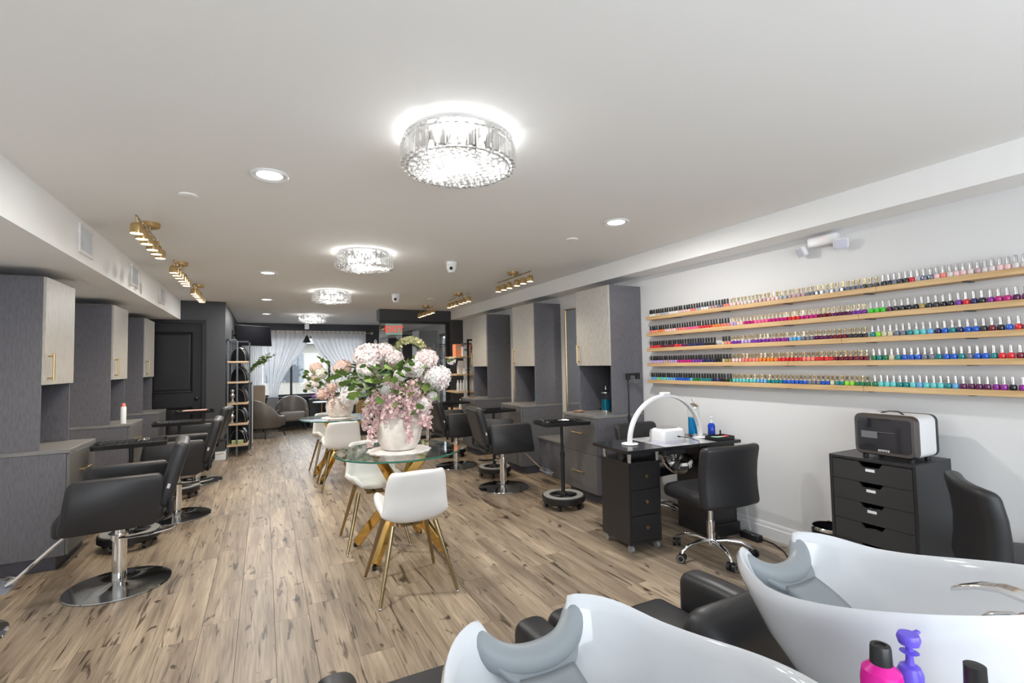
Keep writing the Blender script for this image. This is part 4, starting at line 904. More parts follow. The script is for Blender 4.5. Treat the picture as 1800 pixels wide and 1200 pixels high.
# ================================================================== TASK CHAIRS (local: faces +Y)
def task_chair(label):
    t = thing('task_chair', label, 'chair', group='black tufted task chairs')
    hub = MB().lathe([(0, .075), (.035, .075), (.04, .10), (.03, .125), (0, .125)], 18).build('base_hub', CHROME, t)
    for i in range(5):
        a = PI / 2 + .35 + 2 * PI * i / 5; c, s = math.cos(a), math.sin(a)
        MB().tube([(.02 * c, .02 * s, .105), (.10 * c, .10 * s, .115), (.20 * c, .20 * s, .105), (.265 * c, .265 * s, .075), (.275 * c, .275 * s, .05)], [.016, .016, .014, .011, .010], 10).build('base_leg', CHROME, t)
        cs = MB(TR(.275 * c, .275 * s, 0) @ RZ(a + .6))
        for q in (-.018, .018): cs.cyl((q - .010, 0, .030), (q + .010, 0, .030), .030, n=16)
        cs.box(-.008, .008, -.018, .018, .028, .062); co = cs.build('caster', BLK_P, t)
        for q in (-.0295, .0295):
            rg = MB(TR(.275 * c, .275 * s, 0) @ RZ(a + .6)); rg.ring([[(q, .030 * 0 + rr * math.cos(2 * PI * j / 16), .030 + rr * math.sin(2 * PI * j / 16)) for j in range(16)] for rr in (.018, .024)], close_ends=False)
            rg.build('wheel_ring', GRYP, co)
    MB().lathe([(0, .12), (.027, .12), (.027, .25), (.018, .25), (.016, .385), (0, .385)], 18).build('gas_lift', CHROME, t)
    MB().tube([(0, 0, .40), (.13, -.05, .39), (.19, -.07, .355)], .005, 6).build('height_lever', CHROME, t)
    MB().rbox(-.235, .235, -.22, .24, .39, .49, .045, bend=lambda q: (q.x, q.y, q.z + .015 * math.cos(q.x * 6))).build('seat', BLK_L, t)
    def bend(q):
        return (q.x, q.y + .55 * q.x * q.x - .10 * (q.z - .45) ** 1 + .04 * math.sin((q.z - .40) * 6), q.z)
    bk = MB().rbox(-.245, .245, -.275, -.195, .40, .82, .035, seg=3, bend=bend).build('backrest', BLK_L, t)
    for (x, z) in ((-.10, .72), (.10, .72), (0, .65), (-.10, .58), (.10, .58)):
        p = bend(Vector((x, -.195, z))); MB().sph((p[0], p[1] + .004, p[2]), (.011, .006, .011), 8, 6).build('tuft_button', BLK_L, bk)
    return t
tk = task_chair('black task chair with its back to the camera at the manicure desk'); tk.location = (2.88, 2.55, 0); tk.rotation_euler = (0, 0, -.10)
dup(tk, (3.17, 3.44, 0), PI + .03, 'black tufted task chair on the far side of the manicure desk')
dup(tk, (3.10, .93, 0), .63 + PI, 'black task chair at the right edge, its back beside the drawer cabinet')
# tripod stand behind the desk
ts = thing('tripod_stand', 'black pole stand with clamp head beside the nearest right cabinet', 'stand', (3.27, 3.86, 0))
for i in range(3): a = .5 + 2 * PI * i / 3; MB().tube([(0, 0, .30), (.12 * math.cos(a), .05 * math.sin(a), .008)], .008, 6).build('leg', BLK_M, ts)
MB().cyl((0, 0, .05), (0, 0, .85), .011, n=10).cyl((0, 0, .8), (0, 0, 1.28), .008, n=10).cyl((0, 0, .82), (0, 0, .87), .015, n=10).build('pole', BLK_M, ts)
MB().rbox(-.018, .018, -.018, .018, 1.22, 1.285, .006).cyl((0, 0, 1.275), (.10, -.03, 1.275), .012, n=10).rbox(.08, .115, -.05, -.01, 1.225, 1.29, .006).build('clamp_head', BLK_P, ts)
# power strip and cables on the floor
tag(MB().box(-.03, .03, -.08, .08, 0, .05, .004).build('power_strip', BLK_P, loc=(3.40, 2.62, 0)), 'black power block on the floor by the skirting', 'power strip')
tag(MB().tube([(3.42, 2.54, .02), (3.44, 2.46, .008), (3.38, 2.34, .006), (3.22, 2.16, .006), (3.14, 2.0, .006), (3.18, 1.86, .006)], .006, 8).build('floor_cable', BLK_P), 'thick black cable curving over the floor beside the skirting', 'cable')
tag(MB().tube([(3.46, 2.54, .03), (3.485, 2.4, .005), (3.47, 2.25, .005), (3.49, 2.1, .005), (3.46, 1.95, .005)], .003, 6).build('floor_cable', mat('grey_cable', (.5, .5, .5), .5)), 'thin pale cable lying along the skirting', 'cable')
tag(MB().tube([(3.47, 2.80, .70), (3.49, 2.76, .55), (3.505, 2.74, .40), (3.49, 2.73, .25), (3.48, 2.70, .10), (3.45, 2.66, .052)], .0025, 6).build('hanging_cable', mat('white_cable', (.75, .75, .75), .5)), 'thin white cable hanging behind the manicure desk corner', 'cable')
# ================================================================== DRAWER CABINET, STERILISER, BIN
du = thing('drawer_cabinet', 'black multi drawer cabinet against the white wall under the shelves', 'cabinet', (3.14, 1.39, 0))
DWD = .455; DTOP = .812
BLKF = mat('black_laminate', (.022, .022, .024), .32); BLKF2 = mat('black_drawer_front', (.032, .032, .033), .5)
MB().box(.0, .395, 0, .016, 0, DTOP, .002).box(0, .395, DWD - .016, DWD, 0, DTOP, .002).box(0, .395, .016, DWD - .016, DTOP - .018, DTOP, .002).box(.38, .395, .016, DWD - .016, 0, DTOP - .018).box(.03, .38, .016, DWD - .016, 0, .05).build('carcass', BLKF, du, smooth=False)
for i in range(6):
    zt_ = DTOP - .022 - i * .119; zb = zt_ - .1165; yc = DWD / 2; w2 = DWD / 2 - .019
    poly = [(yc - w2, zb), (yc + w2, zb), (yc + w2, zt_), (yc + .065, zt_), (yc + .045, zt_ - .028), (yc - .045, zt_ - .028), (yc - .065, zt_), (yc - w2, zt_)]
    dw = MB().prism(poly, .004, .020, axis=0).build('drawer', BLKF2, du, smooth=False)
    MB().box(.02, .36, .03, DWD - .03, zb, zb + .01).build('drawer_tray', BLKF, dw, smooth=False)
    if i < 3: MB().box(.0025, .0042, yc - .024, yc + .024, zt_ - .052, zt_ - .036).build('label_holder', WHT_P, dw, smooth=False)
    bcol = [(.6, .6, .62), (.45, .02, .12), (.7, .7, .7), (.3, .25, .15), (.03, .08, .35), (.2, .2, .2)]
    for k in range(4): MB().lathe([(0, 0), (.011, 0), (.011, .07), (0, .072)], 8, c=(.05, yc - .033 + k * .022, zb + .0105)).build('stored_bottle', mat('stored_%d_%d' % (i, k % 2), bcol[i] if k % 2 else (.4, .4, .42), .3), dw)
ov = thing('towel_steriliser', 'white and black countertop steriliser with glass door on the drawer cabinet', 'steriliser', (3.20, 1.405, DTOP))
def rr_x(w_, h_, r_, x, cy, cz): return [(x, u, v) for u, v in rrect(w_, h_, r_, 5, cy, cz)]
OW = .315; OH = .235; oc = OW / 2; oz = .022 + OH / 2
MB().ring([rr_x(OW, OH, .035, .035, oc, oz), rr_x(OW, OH, .035, .215, oc, oz)]).build('housing', WHT_P, ov, angle=60)
MB().ring([rr_x(OW - .012, OH - .012, .03, -.008, oc, oz), rr_x(OW + .004, OH + .004, .036, .006, oc, oz), rr_x(OW + .004, OH + .004, .036, .035, oc, oz)]).build('front_bezel', mat('dark_chrome', (.16, .15, .15), .2, .8), ov, angle=40)
MB().ring([rr_x(OW + .004, OH + .004, .036, .215, oc, oz), rr_x(OW + .004, OH + .004, .036, .24, oc, oz)]).build('rear_band', BLK_P, ov, angle=40)
gl = MB().ring([rr_x(OW - .045, OH - .045, .018, -.011, oc, oz), rr_x(OW - .045, OH - .045, .018, -.007, oc, oz)]).build('door_glass', mat('smoked_glass', (.012, .012, .018), .06, coat=.6), ov)
MB().box(-.013, -.010, oc - .035, oc + .035, oz + OH / 2 - .03, oz + OH / 2 - .024).build('door_grip', BLK_P, gl, smooth=False)
MB().box(-.0118, -.0112, oc - .06, oc + .115, oz + .017, oz + .019).box(-.0118, -.0112, oc + .03, oc + .115, oz - .02, oz + .017).build('inner_rack', mat('dim_tray', (.16, .16, .17), .4), gl, smooth=False)
text_obj('logo', 'ennva', .026, WHT_P, gl, (-.0118, oc, oz - OH / 2 + .032), (PI / 2, 0, -PI / 2), .0005)
MB().tube([(.09, oc - .06, .022 + OH), (.11, oc - .03, .024 + OH + .012), (.13, oc + .03, .024 + OH + .012), (.12, oc + .07, .022 + OH)], .005, 6).build('carry_handle', BLK_P, ov)
for y in (.04, OW - .04):
    for x in (.03, .2): MB().cyl((x, y, 0), (x, y, .026), .014, n=12).build('foot', BLK_P, ov)
bn = thing('waste_bin', 'chrome rimmed round waste bin left of the drawer cabinet', 'bin', (3.375, 1.985, 0))
MB().lathe([(0, 0), (.105, 0), (.11, .01), (.12, .27), (.116, .27), (.105, .02), (0, .02)], 28).build('body', mat('black_gloss_bin', (.02, .02, .025), .15), bn)
MB().lathe([(.116, .27), (.123, .27), (.123, .285), (.118, .29), (.112, .285), (.116, .27)], 28).build('rim', CHROME, bn)

# ================================================================== SHAMPOO UNITS (local: customer faces +Y, bowl centre x=0)
def shampoo(label):
    t = thing('shampoo_unit', label, 'shampoo station', group='shampoo backwash units')
    MB().box(-.235, .275, .80, 1.52, 0, .22, .01).box(-.30, .30, .70, .80, 0, .24, .01).build('chair_base', BLK_M, t)
    MB().rbox(-.253, .253, .98, 1.62, .22, .425, .04, bend=lambda q: (q.x + .02, q.y, q.z - .05 * max(0, q.y - 1.45))).build('seat', BLK_L, t)
    for s in (-1, 1):
        def bend(q):
            return (q.x, q.y, q.z - (.9 * max(0, q.y - 1.40) ** 2 if q.z > .40 else 0))
        MB().rbox(*sorted((.02 + s * .256, .02 + s * .375)), .95, 1.53, .12, .555, .045, seg=4, bend=bend).build('armrest', BLK_L, t)
    Mb = TR(.02, 1.08, .40) @ RX(.42)
    MB().rbox(-.25, .25, -.07, .07, .0, .36, .06, M=Mb).build('backrest', BLK_L, t)
    # bowl
    N_ = 72
    def sm(x): x = max(0, min(1, x)); return x * x * (3 - 2 * x)
    def rim(th):
        c, s = math.cos(th), math.sin(th)        # th = 0 front (neck)
        y = .30 * abs(c) ** .80 if c > 0 else .34 * c
        x = math.copysign(.243 * abs(s) ** (.80 if c > 0 else 1.0), s) * (1 - .06 * max(0, c))
        # squarer shoulders toward the front
        x = math.copysign(abs(x) ** .92 * .243 ** .08, x) if abs(x) > 1e-6 else 0
        q_ = .07 - y; z = .880 + .28 * .5 * (q_ + math.sqrt(q_ * q_ + .006)) + .022 * sm((y - .12) / .16)
        n_ = 1 - sm((abs(x) - .055) / .055) if c > 0 else 0
        return x, y, z, n_
    rows = []
    spec = [(.10, -.30, 'b'), (.38, -.285, 'b'), (.66, -.20, 'b'), (.86, -.11, 'b'), (.97, -.045, 'b'), (1.0, -.02, 'r'), (1.005, .0, 'r'), (.985, .012, 'r'), (.955, .008, 'r'), (.925, -.012, 'i'), (.86, -.06, 'i'), (.74, -.125, 'i'), (.55, -.165, 'i'), (.30, -.185, 'i'), (.08, -.19, 'i')]
    for k, dz, kind in spec:
        rr = []
        for j in range(N_):
            th = 2 * PI * j / N_; x, y, z, n_ = rim(th)
            zz = z + dz
            lo = .60 if kind == 'b' else .70
            if k < .95: zz = lo + (zz - lo) * (.25 + .75 * min(1, k / .95)) if kind == 'b' else (.715 + (zz - .715) * sm(k / .95) ** .8)
            dip = .075 * n_ * sm((k - .45) / .5); pull = .055 * n_ * sm((k - .5) / .5)
            yc = -.03 if kind == 'i' else -.06
            rr.append((x * k, (y - pull) * k + (1 - k) * yc, zz - dip))
        rows.append(rr)
    b = MB(TR(0, .62, 0)); b.ring(rows); bowl = b.build('bowl', CERAM, t, angle=70)
    MB(TR(0, .62, 0)).lathe([(0, .0), (.16, 0), (.15, .05), (.11, .2), (.11, .5), (.15, .64), (0, .64)], 28, c=(0, -.10, 0)).build('pedestal', CERAM, t)
    MB(TR(0, .62, 0)).lathe([(0, .722), (.028, .722), (.03, .727), (0, .729)], 18, c=(0, -.03, 0)).build('drain', CHROME, bowl)
    # neck rest: roll over the notch and tongue into the bowl
    pts = []
    for k in range(25):
        a = -1 + 2 * k / 24; x = .116 * math.sin(a * 1.25) / math.sin(1.25); e = abs(a) ** 2.2
        pts.append((x, .62 + .228 + .055 * e, .838 + .060 * e))
    nr = MB(); nr.tube(pts, [(.008 if k in (0, 24) else .017 if k in (1, 23) else .020) + .011 * (1 - abs(-1 + 2 * k / 24) ** 2) for k in range(25)], 14)
    def fl_(u, v):   # flange behind the roll, following the U
        a = (v * 2 - 1) * .93; x = .116 * math.sin(a * 1.25) / math.sin(1.25) * (1 - .12 * u); e = abs(a) ** 2.2
        return (x, .62 + .228 + .055 * e - .052 * u * (1 - .35 * e), .848 + .058 * e - .030 * u)
    def tng(u, v):   # tongue down into the bowl
        a = v * 2 - 1
        return (.058 * a * (1 + .12 * u), .62 + .190 - .145 * u, .832 - .095 * u + .012 * math.sin(u * 3) + .004 * a * a)
    no = nr.build('neck_rest', GELP, bowl, angle=60)
    fo_ = MB().sheet(fl_, 6, 18).build('neck_flange', GELP, no, angle=60); mm = fo_.modifiers.new('thick', 'SOLIDIFY'); mm.thickness = .012
    to = MB().sheet(tng, 10, 8).build('neck_tongue', GELP, no, angle=60)
    m = to.modifiers.new('thick', 'SOLIDIFY'); m.thickness = .012
    # mixer tap
    fx = MB(); fx.lathe([(0, 0), (.028, 0), (.028, .06), (.024, .075), (0, .078)], 20, c=(.0, .375, .86)); fx.tube([(0, .375, .91), (0, .41, .915), (0, .435, .905), (0, .455, .885)], [.020, .018, .016, .014], 12)
    fo = fx.build('mixer_tap', CHROME, bowl)
    def lev(q):
        k = (q.y - .345) / .15; return (q.x * (1 - .55 * k * k), q.y, q.z + .022 * math.sin(k * PI) - .012 * k)
    MB().rbox(-.024, .024, .345, .495, .950, .960, .004, bend=lev).build('tap_lever', CHROME, fo)
    MB().cyl((0, .375, .93), (0, .375, .95), .016, n=14).tube([(.0, .35, .91), (.02, .325, .925), (.06, .305, .935), (.13, .30, .93)], .008, 8).build('shower_hose', CHROME, fo)
    return t
s0 = shampoo('white shampoo bowl and black reclining chair at the bottom centre of the picture'); s0.location = (.475, 0, 0)
s1 = dup(s0, (1.235, 0, 0), 0, 'white shampoo bowl and black reclining chair at the lower right corner')
# trolley with bottles between the bowls
tr = thing('bottle_trolley', 'narrow white trolley between the shampoo bowls under the bottles', 'trolley', (.86, .40, 0))
MB().box(-.075, .10, -.20, .09, .812, .832, .004).build('top', WHT_P, tr, smooth=False)
for x in (-.065, .09):
    for y in (-.19, .08): MB().cyl((x, y, 0), (x, y, .812), .008, n=8).build('leg', CHROME, tr)
pb = thing('shampoo_bottle', 'magenta shampoo bottle with black cap between the bowls', 'bottle', (.859, .440, .8325))
MB().lathe([(0, 0), (.043, 0), (.046, .006), (.046, .12), (.042, .145), (.022, .163), (0, .163)], 24).build('bottle', mat('magenta_plastic', (.62, .005, .27), .3), pb)
MB().lathe([(0, .162), (.0245, .162), (.023, .20), (.021, .206), (.012, .207), (.012, .204), (0, .204)], 20).build('cap', BLK_P, pb)
pp = thing('pump_bottle', 'violet pump bottle beside the magenta shampoo', 'bottle', (.908, .424, .8325))
VIO = mat('violet_plastic', (.13, .09, .62), .3)
MB().lathe([(0, 0), (.026, 0), (.028, .005), (.028, .13), (.022, .145), (.012, .15), (0, .15)], 20).build('bottle', VIO, pp)
MB().lathe([(0, .15), (.011, .15), (.009, .16), (.008, .178), (.021, .18), (.008, .183), (.008, .195), (.022, .20), (.026, .215), (.022, .225), (0, .226)], 18).box(.015, .048, -.006, .006, .214, .222, .002).build('pump', VIO, pp)
kb = thing('dark_bottle', 'dark capped bottle at the bottom edge near the right bowl', 'bottle', (.912, .345, .8325))
MB().lathe([(0, 0), (.03, 0), (.03, .15), (.018, .165), (0, .165)], 20).build('bottle', mat('grey_bottle', (.35, .36, .38), .3), kb)
MB().lathe([(0, .165), (.022, .165), (.021, .212), (0, .214)], 18).build('cap', BLK_P, kb)

# pedestal base entering at the left edge
pbs = thing('chrome_stool_base', 'rim of a chrome round base at the left picture edge', 'stool', (-1.50, 3.66, 0))
MB().lathe([(0, 0), (.26, 0), (.265, .004), (.262, .012), (.05, .03), (0, .03)], 40).build('base_disc', CHROME, pbs)
MB().cyl((0, 0, .03), (0, 0, .40), .028, n=16).build('post', CHROME, pbs)

for o_ in (pb, pp, kb): o_.scale = (.62, .62, .62)

# ================================================================== FAR END
# curtains
def curtain(name_label, f, nu=70, nv=24):
    return tag(MB().sheet(f, nu, nv).build('sheer_curtain', SHEER, angle=180, fix=False), name_label, 'curtain', 'sheer white curtains')
RODZ = 2.235; CY = YF - .10
def ease(x): return x * x * (3 - 2 * x)
def cur_left(u, v):
    xt = -.10 + u * 1.12; z = RODZ + .05 - v * 1.53
    k = ease(v) ** .9; xb = .10 + u * .20
    x = xt + (xb - xt) * k
    amp = .032 * (1 - .35 * k)
    return (x, CY + amp * math.sin(u * 2 * PI * 11) + .015 * math.sin(u * 31) - .03, z)
curtain('left sheer curtain swept aside to a tieback', cur_left, 150, 26)
def cur_tail(u, v):
    x = .10 + u * .20 + (u - .5) * .28 * v - .06 * v; z = RODZ + .05 - 1.53 - v * .70
    return (x, CY - .03 + .032 * .65 * math.sin(u * 2 * PI * 11) * (1 - .2 * v), z)
curtain('lower end of the left sheer curtain below its tieback', cur_tail, 120, 10)
def cur_side(u, v): return (-.46 + u * .42, CY - .06 + .028 * math.sin(u * 2 * PI * 9), RODZ + .03 - v * 2.15)
curtain('straight hanging sheer curtain behind the television', cur_side, 90, 6)
def cur_right(u, v):
    xt = 1.0 + u * 1.30; k = ease(v) ** 1.1; xb = 1.95 + u * .35; x = xt + (xb - xt) * k * .95
    return (x, CY - .03 + .032 * math.sin(u * 2 * PI * 12), RODZ + .05 - v * 1.60)
curtain('right sheer curtain swept to the right side of the window', cur_right, 150, 26)
rd = thing('curtain_rod', 'gold curtain rod with silver ball end above the window', 'curtain rod', (0, CY - .03, RODZ))
MB().cyl((-.48, 0, 0), (2.43, 0, 0), .011, n=12).build('rod', BRASS, rd); MB().sph((2.45, 0, 0), .035, 14, 10).build('finial', SILP, rd)
for x in (-.40, 2.36): MB().cyl((x, 0, 0), (x, .12, 0), .008, n=8).build('bracket', BRASS, rd)
# television on an arm
tv = thing('television', 'black flat television hung from the charcoal side wall', 'television', (-.535, 10.55, 2.03))
Mt = TR(.36, .20, 0) @ RZ(.64) @ RX(-.10)
MB().box(-.37, .37, -.02, .02, -.19, .21, .006, M=Mt).build('panel', BLK_P, tv, smooth=False)
MB().box(-.36, .36, -.0215, -.0202, -.18, .20, M=Mt).build('screen', mat('dark_screen', (.003, .003, .004), .7, spec=.03), tv, smooth=False)
MB().box(0, .02, -.08, .08, -.10, .10).tube([(.02, 0, 0), (.18, .18, 0), (.34, .22, 0)], .018, 8).build('wall_arm', BLK_M, tv)
# pendant cone
pn = thing('pendant_lamp', 'small black cone pendant hanging before the window', 'pendant', (.87, 12.0, CEIL))
MB().box(-.045, .045, -.045, .045, -.19, -.0005, .004).build('ceiling_box', WHT_P, pn, smooth=False)
MB().cyl((0, 0, -.19), (0, 0, -.34), .004, n=6).build('cord', BLK_P, pn)
MB().lathe([(0, -.33), (.02, -.335), (.085, -.49), (.08, -.49), (.015, -.345), (0, -.345)], 20).build('shade', BLK_M, pn)
# open shelf unit (left)
su = thing('shelf_unit', 'black metal shelf unit with pale wood shelves on the charcoal side wall', 'shelf', (XP + .016, 9.02, 0))
for (x, y) in ((.0, 0), (.13, 0), (.0, .62), (.29, .62)): MB().box(x, x + .024, y, y + .024, 0, 1.885).build('post', mat('grey_metal_post', (.10, .115, .13), .4), su, smooth=False)
MB().box(0, .154, 0, .024, 1.86, 1.885).box(0, .314, .62, .644, 1.86, 1.885).box(0, .024, .024, .62, 1.86, 1.885).build('top_rail', mat('grey_metal_post', (.10, .115, .13), .4), su, smooth=False)
SZ = (1.50, 1.17, .83, .50, .165)
for z in SZ: MB().box(.002, .30, -.012, .64, z, z + .028, .002).build('shelf_board', PINEX, su, smooth=False)
BAGM = mat('black_patent', (.012, .012, .014), .2); TRM = mat('silver_stitch', (.32, .30, .27), .4, .5)
def handbag(x, y, z, s, rz, label):
    t = thing('round_handbag', label, 'handbag', (XP + .016 + x, 9.02 + y, z), rz, group='black round handbags on the shelf unit')
    poly = [(-.13 * s, .002)] + [(.13 * s * math.cos(PI - PI * k / 14), .002 + .235 * s * math.sin(PI * k / 14)) for k in range(15)]
    MB().prism(poly[1:], -.035, .035, axis=1).build('body', BAGM, t, smooth=False)
    MB().tube([(.124 * s * math.cos(PI * k / 14), -.034, .008 + .222 * s * math.sin(PI * k / 14)) for k in range(15)], .004, 6).build('trim', TRM, t)
    MB().tube([(.05 * math.cos(PI * k / 10), 0, .23 * s + .045 * math.sin(PI * k / 10)) for k in range(11)], .005, 6).build('handle', BAGM, t)
for i, z in enumerate(SZ):
    nm = ('top', 'second', 'middle', 'fourth', 'lowest')[i]
    handbag(.16, .17, z + .0285, .95, -.35, 'front round black handbag on the %s shelf of the left unit' % nm)
    handbag(.17, .42, z + .0285, 1.02, -.3, 'rear round black handbag on the %s shelf of the left unit' % nm)
def figurine(x, y, z, label):
    t = thing('figurine', label, 'figurine', (XP + .016 + x, 9.02 + y, z), group='silver figurines')
    MB().lathe([(0, 0), (.04, 0), (.045, .01), (.02, .03), (.015, .06), (.035, .09), (.04, .12), (.022, .15), (.012, .16), (0, .16)], 16).build('body', mat('aged_silver', (.5, .47, .43), .3, .8), t)
    MB().sph((0, 0, .185), (.03, .03, .033), 12, 8).build('head', mat('aged_silver', (.5, .47, .43), .3, .8), t)
figurine(.075, .04, SZ[2] + .0285, 'silver figurine on the middle shelf of the left unit'); figurine(.07, .04, SZ[3] + .0285, 'silver figurine on the fourth shelf of the left unit')
gp = thing('green_towel', 'folded pale green cloth on the lowest shelf of the left unit', 'cloth', (XP + .016 + .15, 9.075, SZ[4] + .0285))
for k in range(3): MB().rbox(-.085, .085, -.03, .03, .001 + k * .022, .021 + k * .022, .01).build('fold', mat('pale_green_cloth', (.45, .52, .24), .8), gp)
# black cabinet with plant
bc = thing('black_cabinet', 'tall black cabinet with white edge strip beyond the shelf unit', 'cabinet', (XP + .016, 9.72, 0))
MB().box(.0, .33, 0, .66, 0, 1.13, .003).build('body', BLKF, bc, smooth=False); MB().box(-.0, .34, -.01, .67, 1.13, 1.155, .003).build('top', BLKF, bc, smooth=False)
MB().box(.331, .345, .60, .64, .02, 1.12).build('edge_strip', WHT_P, bc, smooth=False); MB().box(.05, .28, -.006, .001, .15, 1.05, .004).build('side_panel', BLKF2, bc, smooth=False)
pl = thing('eucalyptus_pot', 'leafy green branches in a white pot on the black cabinet', 'potted plant', (-.30, 9.92, 1.1555))
MB().lathe([(0, 0), (.055, 0), (.06, .01), (.075, .12), (.07, .12), (.055, .02), (0, .02)], 20).build('pot', WHT_P, pl)
rq = random.Random(5)
for i in range(11):
    a = rq.uniform(-1.2, 1.2); tip = Vector((.14 + .46 * math.cos(a) * rq.uniform(.4, 1), .30 * math.sin(a), rq.uniform(.26, .56))); st_ = Vector((0, 0, .08)); mid = st_.lerp(tip, .5) + Vector((0, 0, .08))
    MB().tube([st_, mid, tip], .003, 5).build('branch', STEMM, pl)
    for k in range(10):
        q = .25 + .75 * k / 10; p = st_.lerp(mid, q * 2) if q < .5 else mid.lerp(tip, q * 2 - 1)
        leaf(pl, p, (rq.uniform(-1, 1), rq.uniform(-1, 1), rq.uniform(-.4, .8)), rq.uniform(.6, .95), rq.choice((0, 0, 2)))
# tub armchairs (local: faces -Y)
def tub(label):
    t = thing('tub_armchair', label, 'armchair', group='taupe leather tub armchairs')
    b = MB(); rings = []
    for k in range(25):
        a = -.25 + (PI + .5) * k / 24; c, s = math.cos(a), math.sin(a); h = .44 + .32 * max(0, math.sin(max(0, min(PI, a)))) ** .7
        R0, R1 = .265, .345; pr = []
        for (r, z) in ((R0, .30), (R0, h - .03), (R0 + .015, h), (R1 - .015, h), (R1, h - .03), (R1, .22), (R1 - .02, .20), (R0, .20)): pr.append((r * c * 1.02, r * s * .92, z))
        rings.append(pr)
    b.ring(rings); b.build('shell', BRN_L, t, angle=60)
    MB().rbox(-.262, .262, -.30, .22, .21, .42, .05, bend=lambda q: (q.x * (1 - .25 * max(0, q.y) / .22), q.y, q.z)).build('seat_cushion', BRN_L, t)
    for sx in (-1, 1):
        for sy in (-1, 1): MB().cyl((sx * .22, sy * .20, .21), (sx * .27, sy * .26, 0), .016, .009, n=10).build('leg', BLK_M, t)
    return t
a0 = tub('taupe leather tub armchair facing the camera below the window'); a0.location = (.58, 12.20, 0)
dup(a0, (.03, 11.25, 0), PI / 2 + .75, 'taupe leather tub armchair seen from the side, beyond the black cabinet')
BEI = mat('beige_velvet', (.55, .43, .32), .8)
bcx = thing('beige_chair', 'beige curved chair back behind the black cabinet', 'chair', (-.17, 12.25, 0))
MB().rbox(-.20, .20, -.20, .22, .38, .48, .04).build('seat', BEI, bcx); MB().rbox(-.20, .20, .16, .24, .46, 1.02, .035).build('backrest', BEI, bcx)
for x in (-.17, .17):
    for y in (-.17, .18): MB().cyl((x, y, 0), (x, y, .40), .012, n=8).build('leg', BLK_M, bcx)
sd = thing('side_table', 'small round white side table on a gold stem by the armchair', 'side table', (1.18, 11.95, 0))
MB().lathe([(0, .60), (.19, .60), (.195, .61), (.19, .62), (0, .62)], 28).build('top', WHT_P, sd); MB().cyl((0, 0, .015), (0, 0, .60), .014, n=12).build('stem', BRASS, sd); MB().lathe([(0, 0), (.12, 0), (.12, .01), (.02, .018), (0, .018)], 24).build('base', BRASS, sd)
rdk = thing('reception_desk', 'black reception desk with wood drawer behind the far flowers', 'desk', (1.15, 10.35, 0))
MB().box(.10, 1.55, .0, .55, 0, .74, .004).build('body', BLKF, rdk, smooth=False); MB().box(.08, 1.57, -.02, .57, .74, .775, .004).build('top', BLKF, rdk, smooth=False)
MB().box(.52, .74, -.012, .001, .22, .72, .003).build('wood_panel', wood_mat('honey_wood', (.30, .17, .06), (.46, .29, .12), 2), rdk, smooth=False)
cb = thing('console_cabinet', 'low black console under the window behind the armchair', 'console', (.95, 12.30, 0))
MB().box(0, 1.3, 0, .36, 0, .66, .004).build('body', BLKF, cb, smooth=False)
for i, (x, c) in enumerate(((.10, (.50, .20, .60)), (.22, (.42, .22, .62)), (.34, (.58, .28, .62)), (.46, (.55, .12, .55)))):
    t = thing('purple_flower', '%s purple blossom on the console by the window' % ('leftmost', 'second', 'third', 'rightmost')[i], 'flower', (.95 + x, 12.42, .6605), group='purple blossoms on the console')
    o = head(t, (0, 0, .055 + .01 * (i % 2)), .045, [mat('petal_purple_%d' % i, c, .7), mat('petal_purple_%d' % i, c, .7)], 40, .018, 'blossom'); MB().cyl((0, 0, 0), (0, 0, .04), .012, .02, n=8).build('cup', LEAFS[0], t)
# EXIT sign and wreath on the partition
ex = thing('exit_sign', 'pale green sign with red EXIT letters on the glass partition', 'exit sign', (2.17, 9.125, 2.085))
MB().box(-.155, .155, -.012, .012, -.105, .105, .003).build('panel', mat('pale_green_acrylic', (.50, .74, .66), .3), ex, smooth=False)
text_obj('letters', 'EXIT', .165, mat('exit_red', (.85, .09, .07), .4, emit=.6), ex, (0.0, -.0125, -.002), (PI / 2, 0, 0), .001, .005)
wr = thing('wreath', 'green and white leafy wreath hung on the glass partition', 'wreath', (2.46, 9.08, 1.62))
MB().tube([(.22 * math.cos(a), 0, .22 * math.sin(a)) for a in [2 * PI * k / 40 for k in range(40)]], .022, 8, closed=True).build('twig_ring', mat('twig_brown', (.06, .045, .035), .8), wr)
MB().box(-.025, .025, .0, .045, .23, .33).build('hanger', WHT_P, wr, smooth=False)
rw = random.Random(9)
WLM = [mat('wreath_sage', (.36, .42, .20), .7), mat('wreath_cream', (.62, .62, .44), .7)]
for k in range(22):
    a = 2 * PI * k / 22; b = MB()
    for j in range(22):
        rr = .255 + rw.uniform(-.04, .07); aa = a + rw.uniform(-.16, .16); b.cur = 0 if rw.random() < .5 else 1
        petal(b, Vector((rr * math.cos(aa), rw.uniform(-.06, .02), rr * math.sin(aa))), Vector((rw.uniform(-.6, .6), -1, rw.uniform(-.6, .6))), rw.uniform(0, 6), .035)
    b.build('leaf_sprig', WLM, wr, smooth=False, fix=False)
lt = thing('wall_lantern', 'small white wall lantern on the charcoal wall right of the curtain', 'wall lamp', (2.56, YF, 2.0))
MB().box(-.04, .04, -.10, -.005, -.06, .04, .01).build('body', WHT_P, lt); MB().lathe([(0, .04), (.05, .04), (.012, .09), (0, .10)], 14, c=(0, -.05, 0)).build('cap', WHT_P, lt)
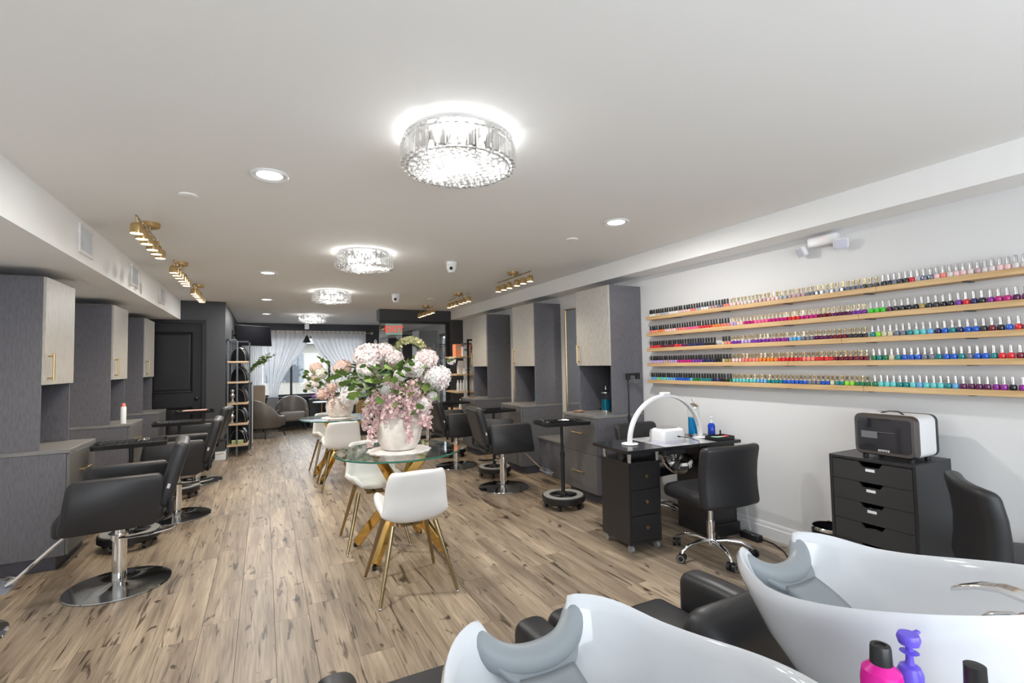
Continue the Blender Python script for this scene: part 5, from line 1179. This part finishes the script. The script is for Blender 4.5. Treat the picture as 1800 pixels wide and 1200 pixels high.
# product shelf (right, far)
ps = thing('product_shelf', 'black metal product shelf with wood boards beside the farthest right cabinet', 'shelf', (3.06, 8.22, 0))
for (x, y) in ((0.22, 0), (.44, 0), (.0, .56), (.44, .56)): MB().box(x, x + .03, y, y + .03, 0, 1.86).build('post', BLK_M, ps, smooth=False)
MB().box(.22, .47, 0, .03, 1.83, 1.86).build('top_rail', BLK_M, ps, smooth=False)
PZ = (1.525, 1.205, .895, .57, .25)
for z in PZ: MB().box(0, .47, .0, .59, z, z + .028, .002).build('shelf_board', PINEX, ps, smooth=False)
def pbox(x, y, z, w_, d_, h_, m_, label, band=None):
    t = thing('product_box', label, 'box', (3.06 + x, 8.22 + y, z), group='product boxes')
    MB().box(0, w_, 0, d_, 0, h_, .002).build('carton', m_, t, smooth=False)
    MB().box(w_ * .2, w_ * .8, -.0015, .0005, h_ * .55, h_ * .8).build('print', band or GRYP, t, smooth=False)
ORG = mat('orange_carton', (.75, .28, .14), .6); GRC = mat('grey_carton', (.40, .37, .36), .6); WHC = mat('white_carton', (.80, .79, .77), .6); BRC = mat('brown_carton', (.30, .17, .10), .6)
zt = PZ[0] + .0285
pbox(.03, .10, zt, .11, .16, .22, ORG, 'orange carton at the left of the top product shelf', GRC); pbox(.15, .12, zt, .06, .16, .21, GRC, 'grey carton beside the orange one on the top product shelf'); pbox(.32, .12, zt, .10, .16, .22, ORG, 'orange carton at the right of the top product shelf', BRC)
pbox(.14, .04, zt, .15, .06, .17, WHC, 'white printed card box in front on the top product shelf', GRYP); 
tag(MB().box(0, .17, 0, .10, 0, .02, .004).build('black_case', BLK_P, loc=(3.06 + .20, 8.22 + .16, zt + .22)), 'flat black case lying on the top product cartons', 'case')
z2 = PZ[1] + .0285
pbox(.18, .05, z2, .14, .10, .10, WHC, 'white box with grey square print on the second product shelf', GRYP); tag(MB().ring([[(-.06, -.03, 0), (.06, -.03, 0), (.06, .03, 0), (-.06, .03, 0)], [(-.065, -.035, .12), (.065, -.035, .12), (.065, .035, .12), (-.065, .035, .12)], [(-.05, -.004, .24), (.075, -.004, .24), (.075, .004, .24), (-.05, .004, .24)]]).build('paper_pouch', WHC, smooth=False, loc=(3.06 + .20, 8.22 + .30, z2)), 'tall white paper pouch on the second product shelf', 'pouch')
def pbot(x, y, z, h_, m_, label):
    t = thing('product_bottle', label, 'bottle', (3.06 + x, 8.22 + y, z), group='white product bottles')
    MB().lathe([(0, 0), (.022, 0), (.024, .004), (.022, h_ * .7), (.014, h_ * .8), (0, h_ * .8)], 14).build('bottle', m_, t); MB().lathe([(0, h_ * .8), (.012, h_ * .8), (.011, h_), (0, h_)], 12).build('cap', WHT_P, t)
ORDN = ('leftmost', 'second', 'third', 'fourth', 'fifth', 'rightmost')
for k in range(6): pbot(.05 + k * .055, .06, PZ[2] + .0285, .20, WHC, '%s white bottle on the third product shelf' % ORDN[k])
pbot(.09, .06, PZ[3] + .0285, .19, WHC, 'slim white bottle at the left of the fourth product shelf'); pbot(.17, .06, PZ[3] + .0285, .22, mat('olive_bottle', (.30, .29, .14), .5), 'olive bottle on the fourth product shelf')
for k in range(3): pbot(.25 + k * .055, .06, PZ[3] + .0285, .20, WHC, '%s of three white bottles beside the olive bottle' % ('left one', 'middle one', 'right one')[k])
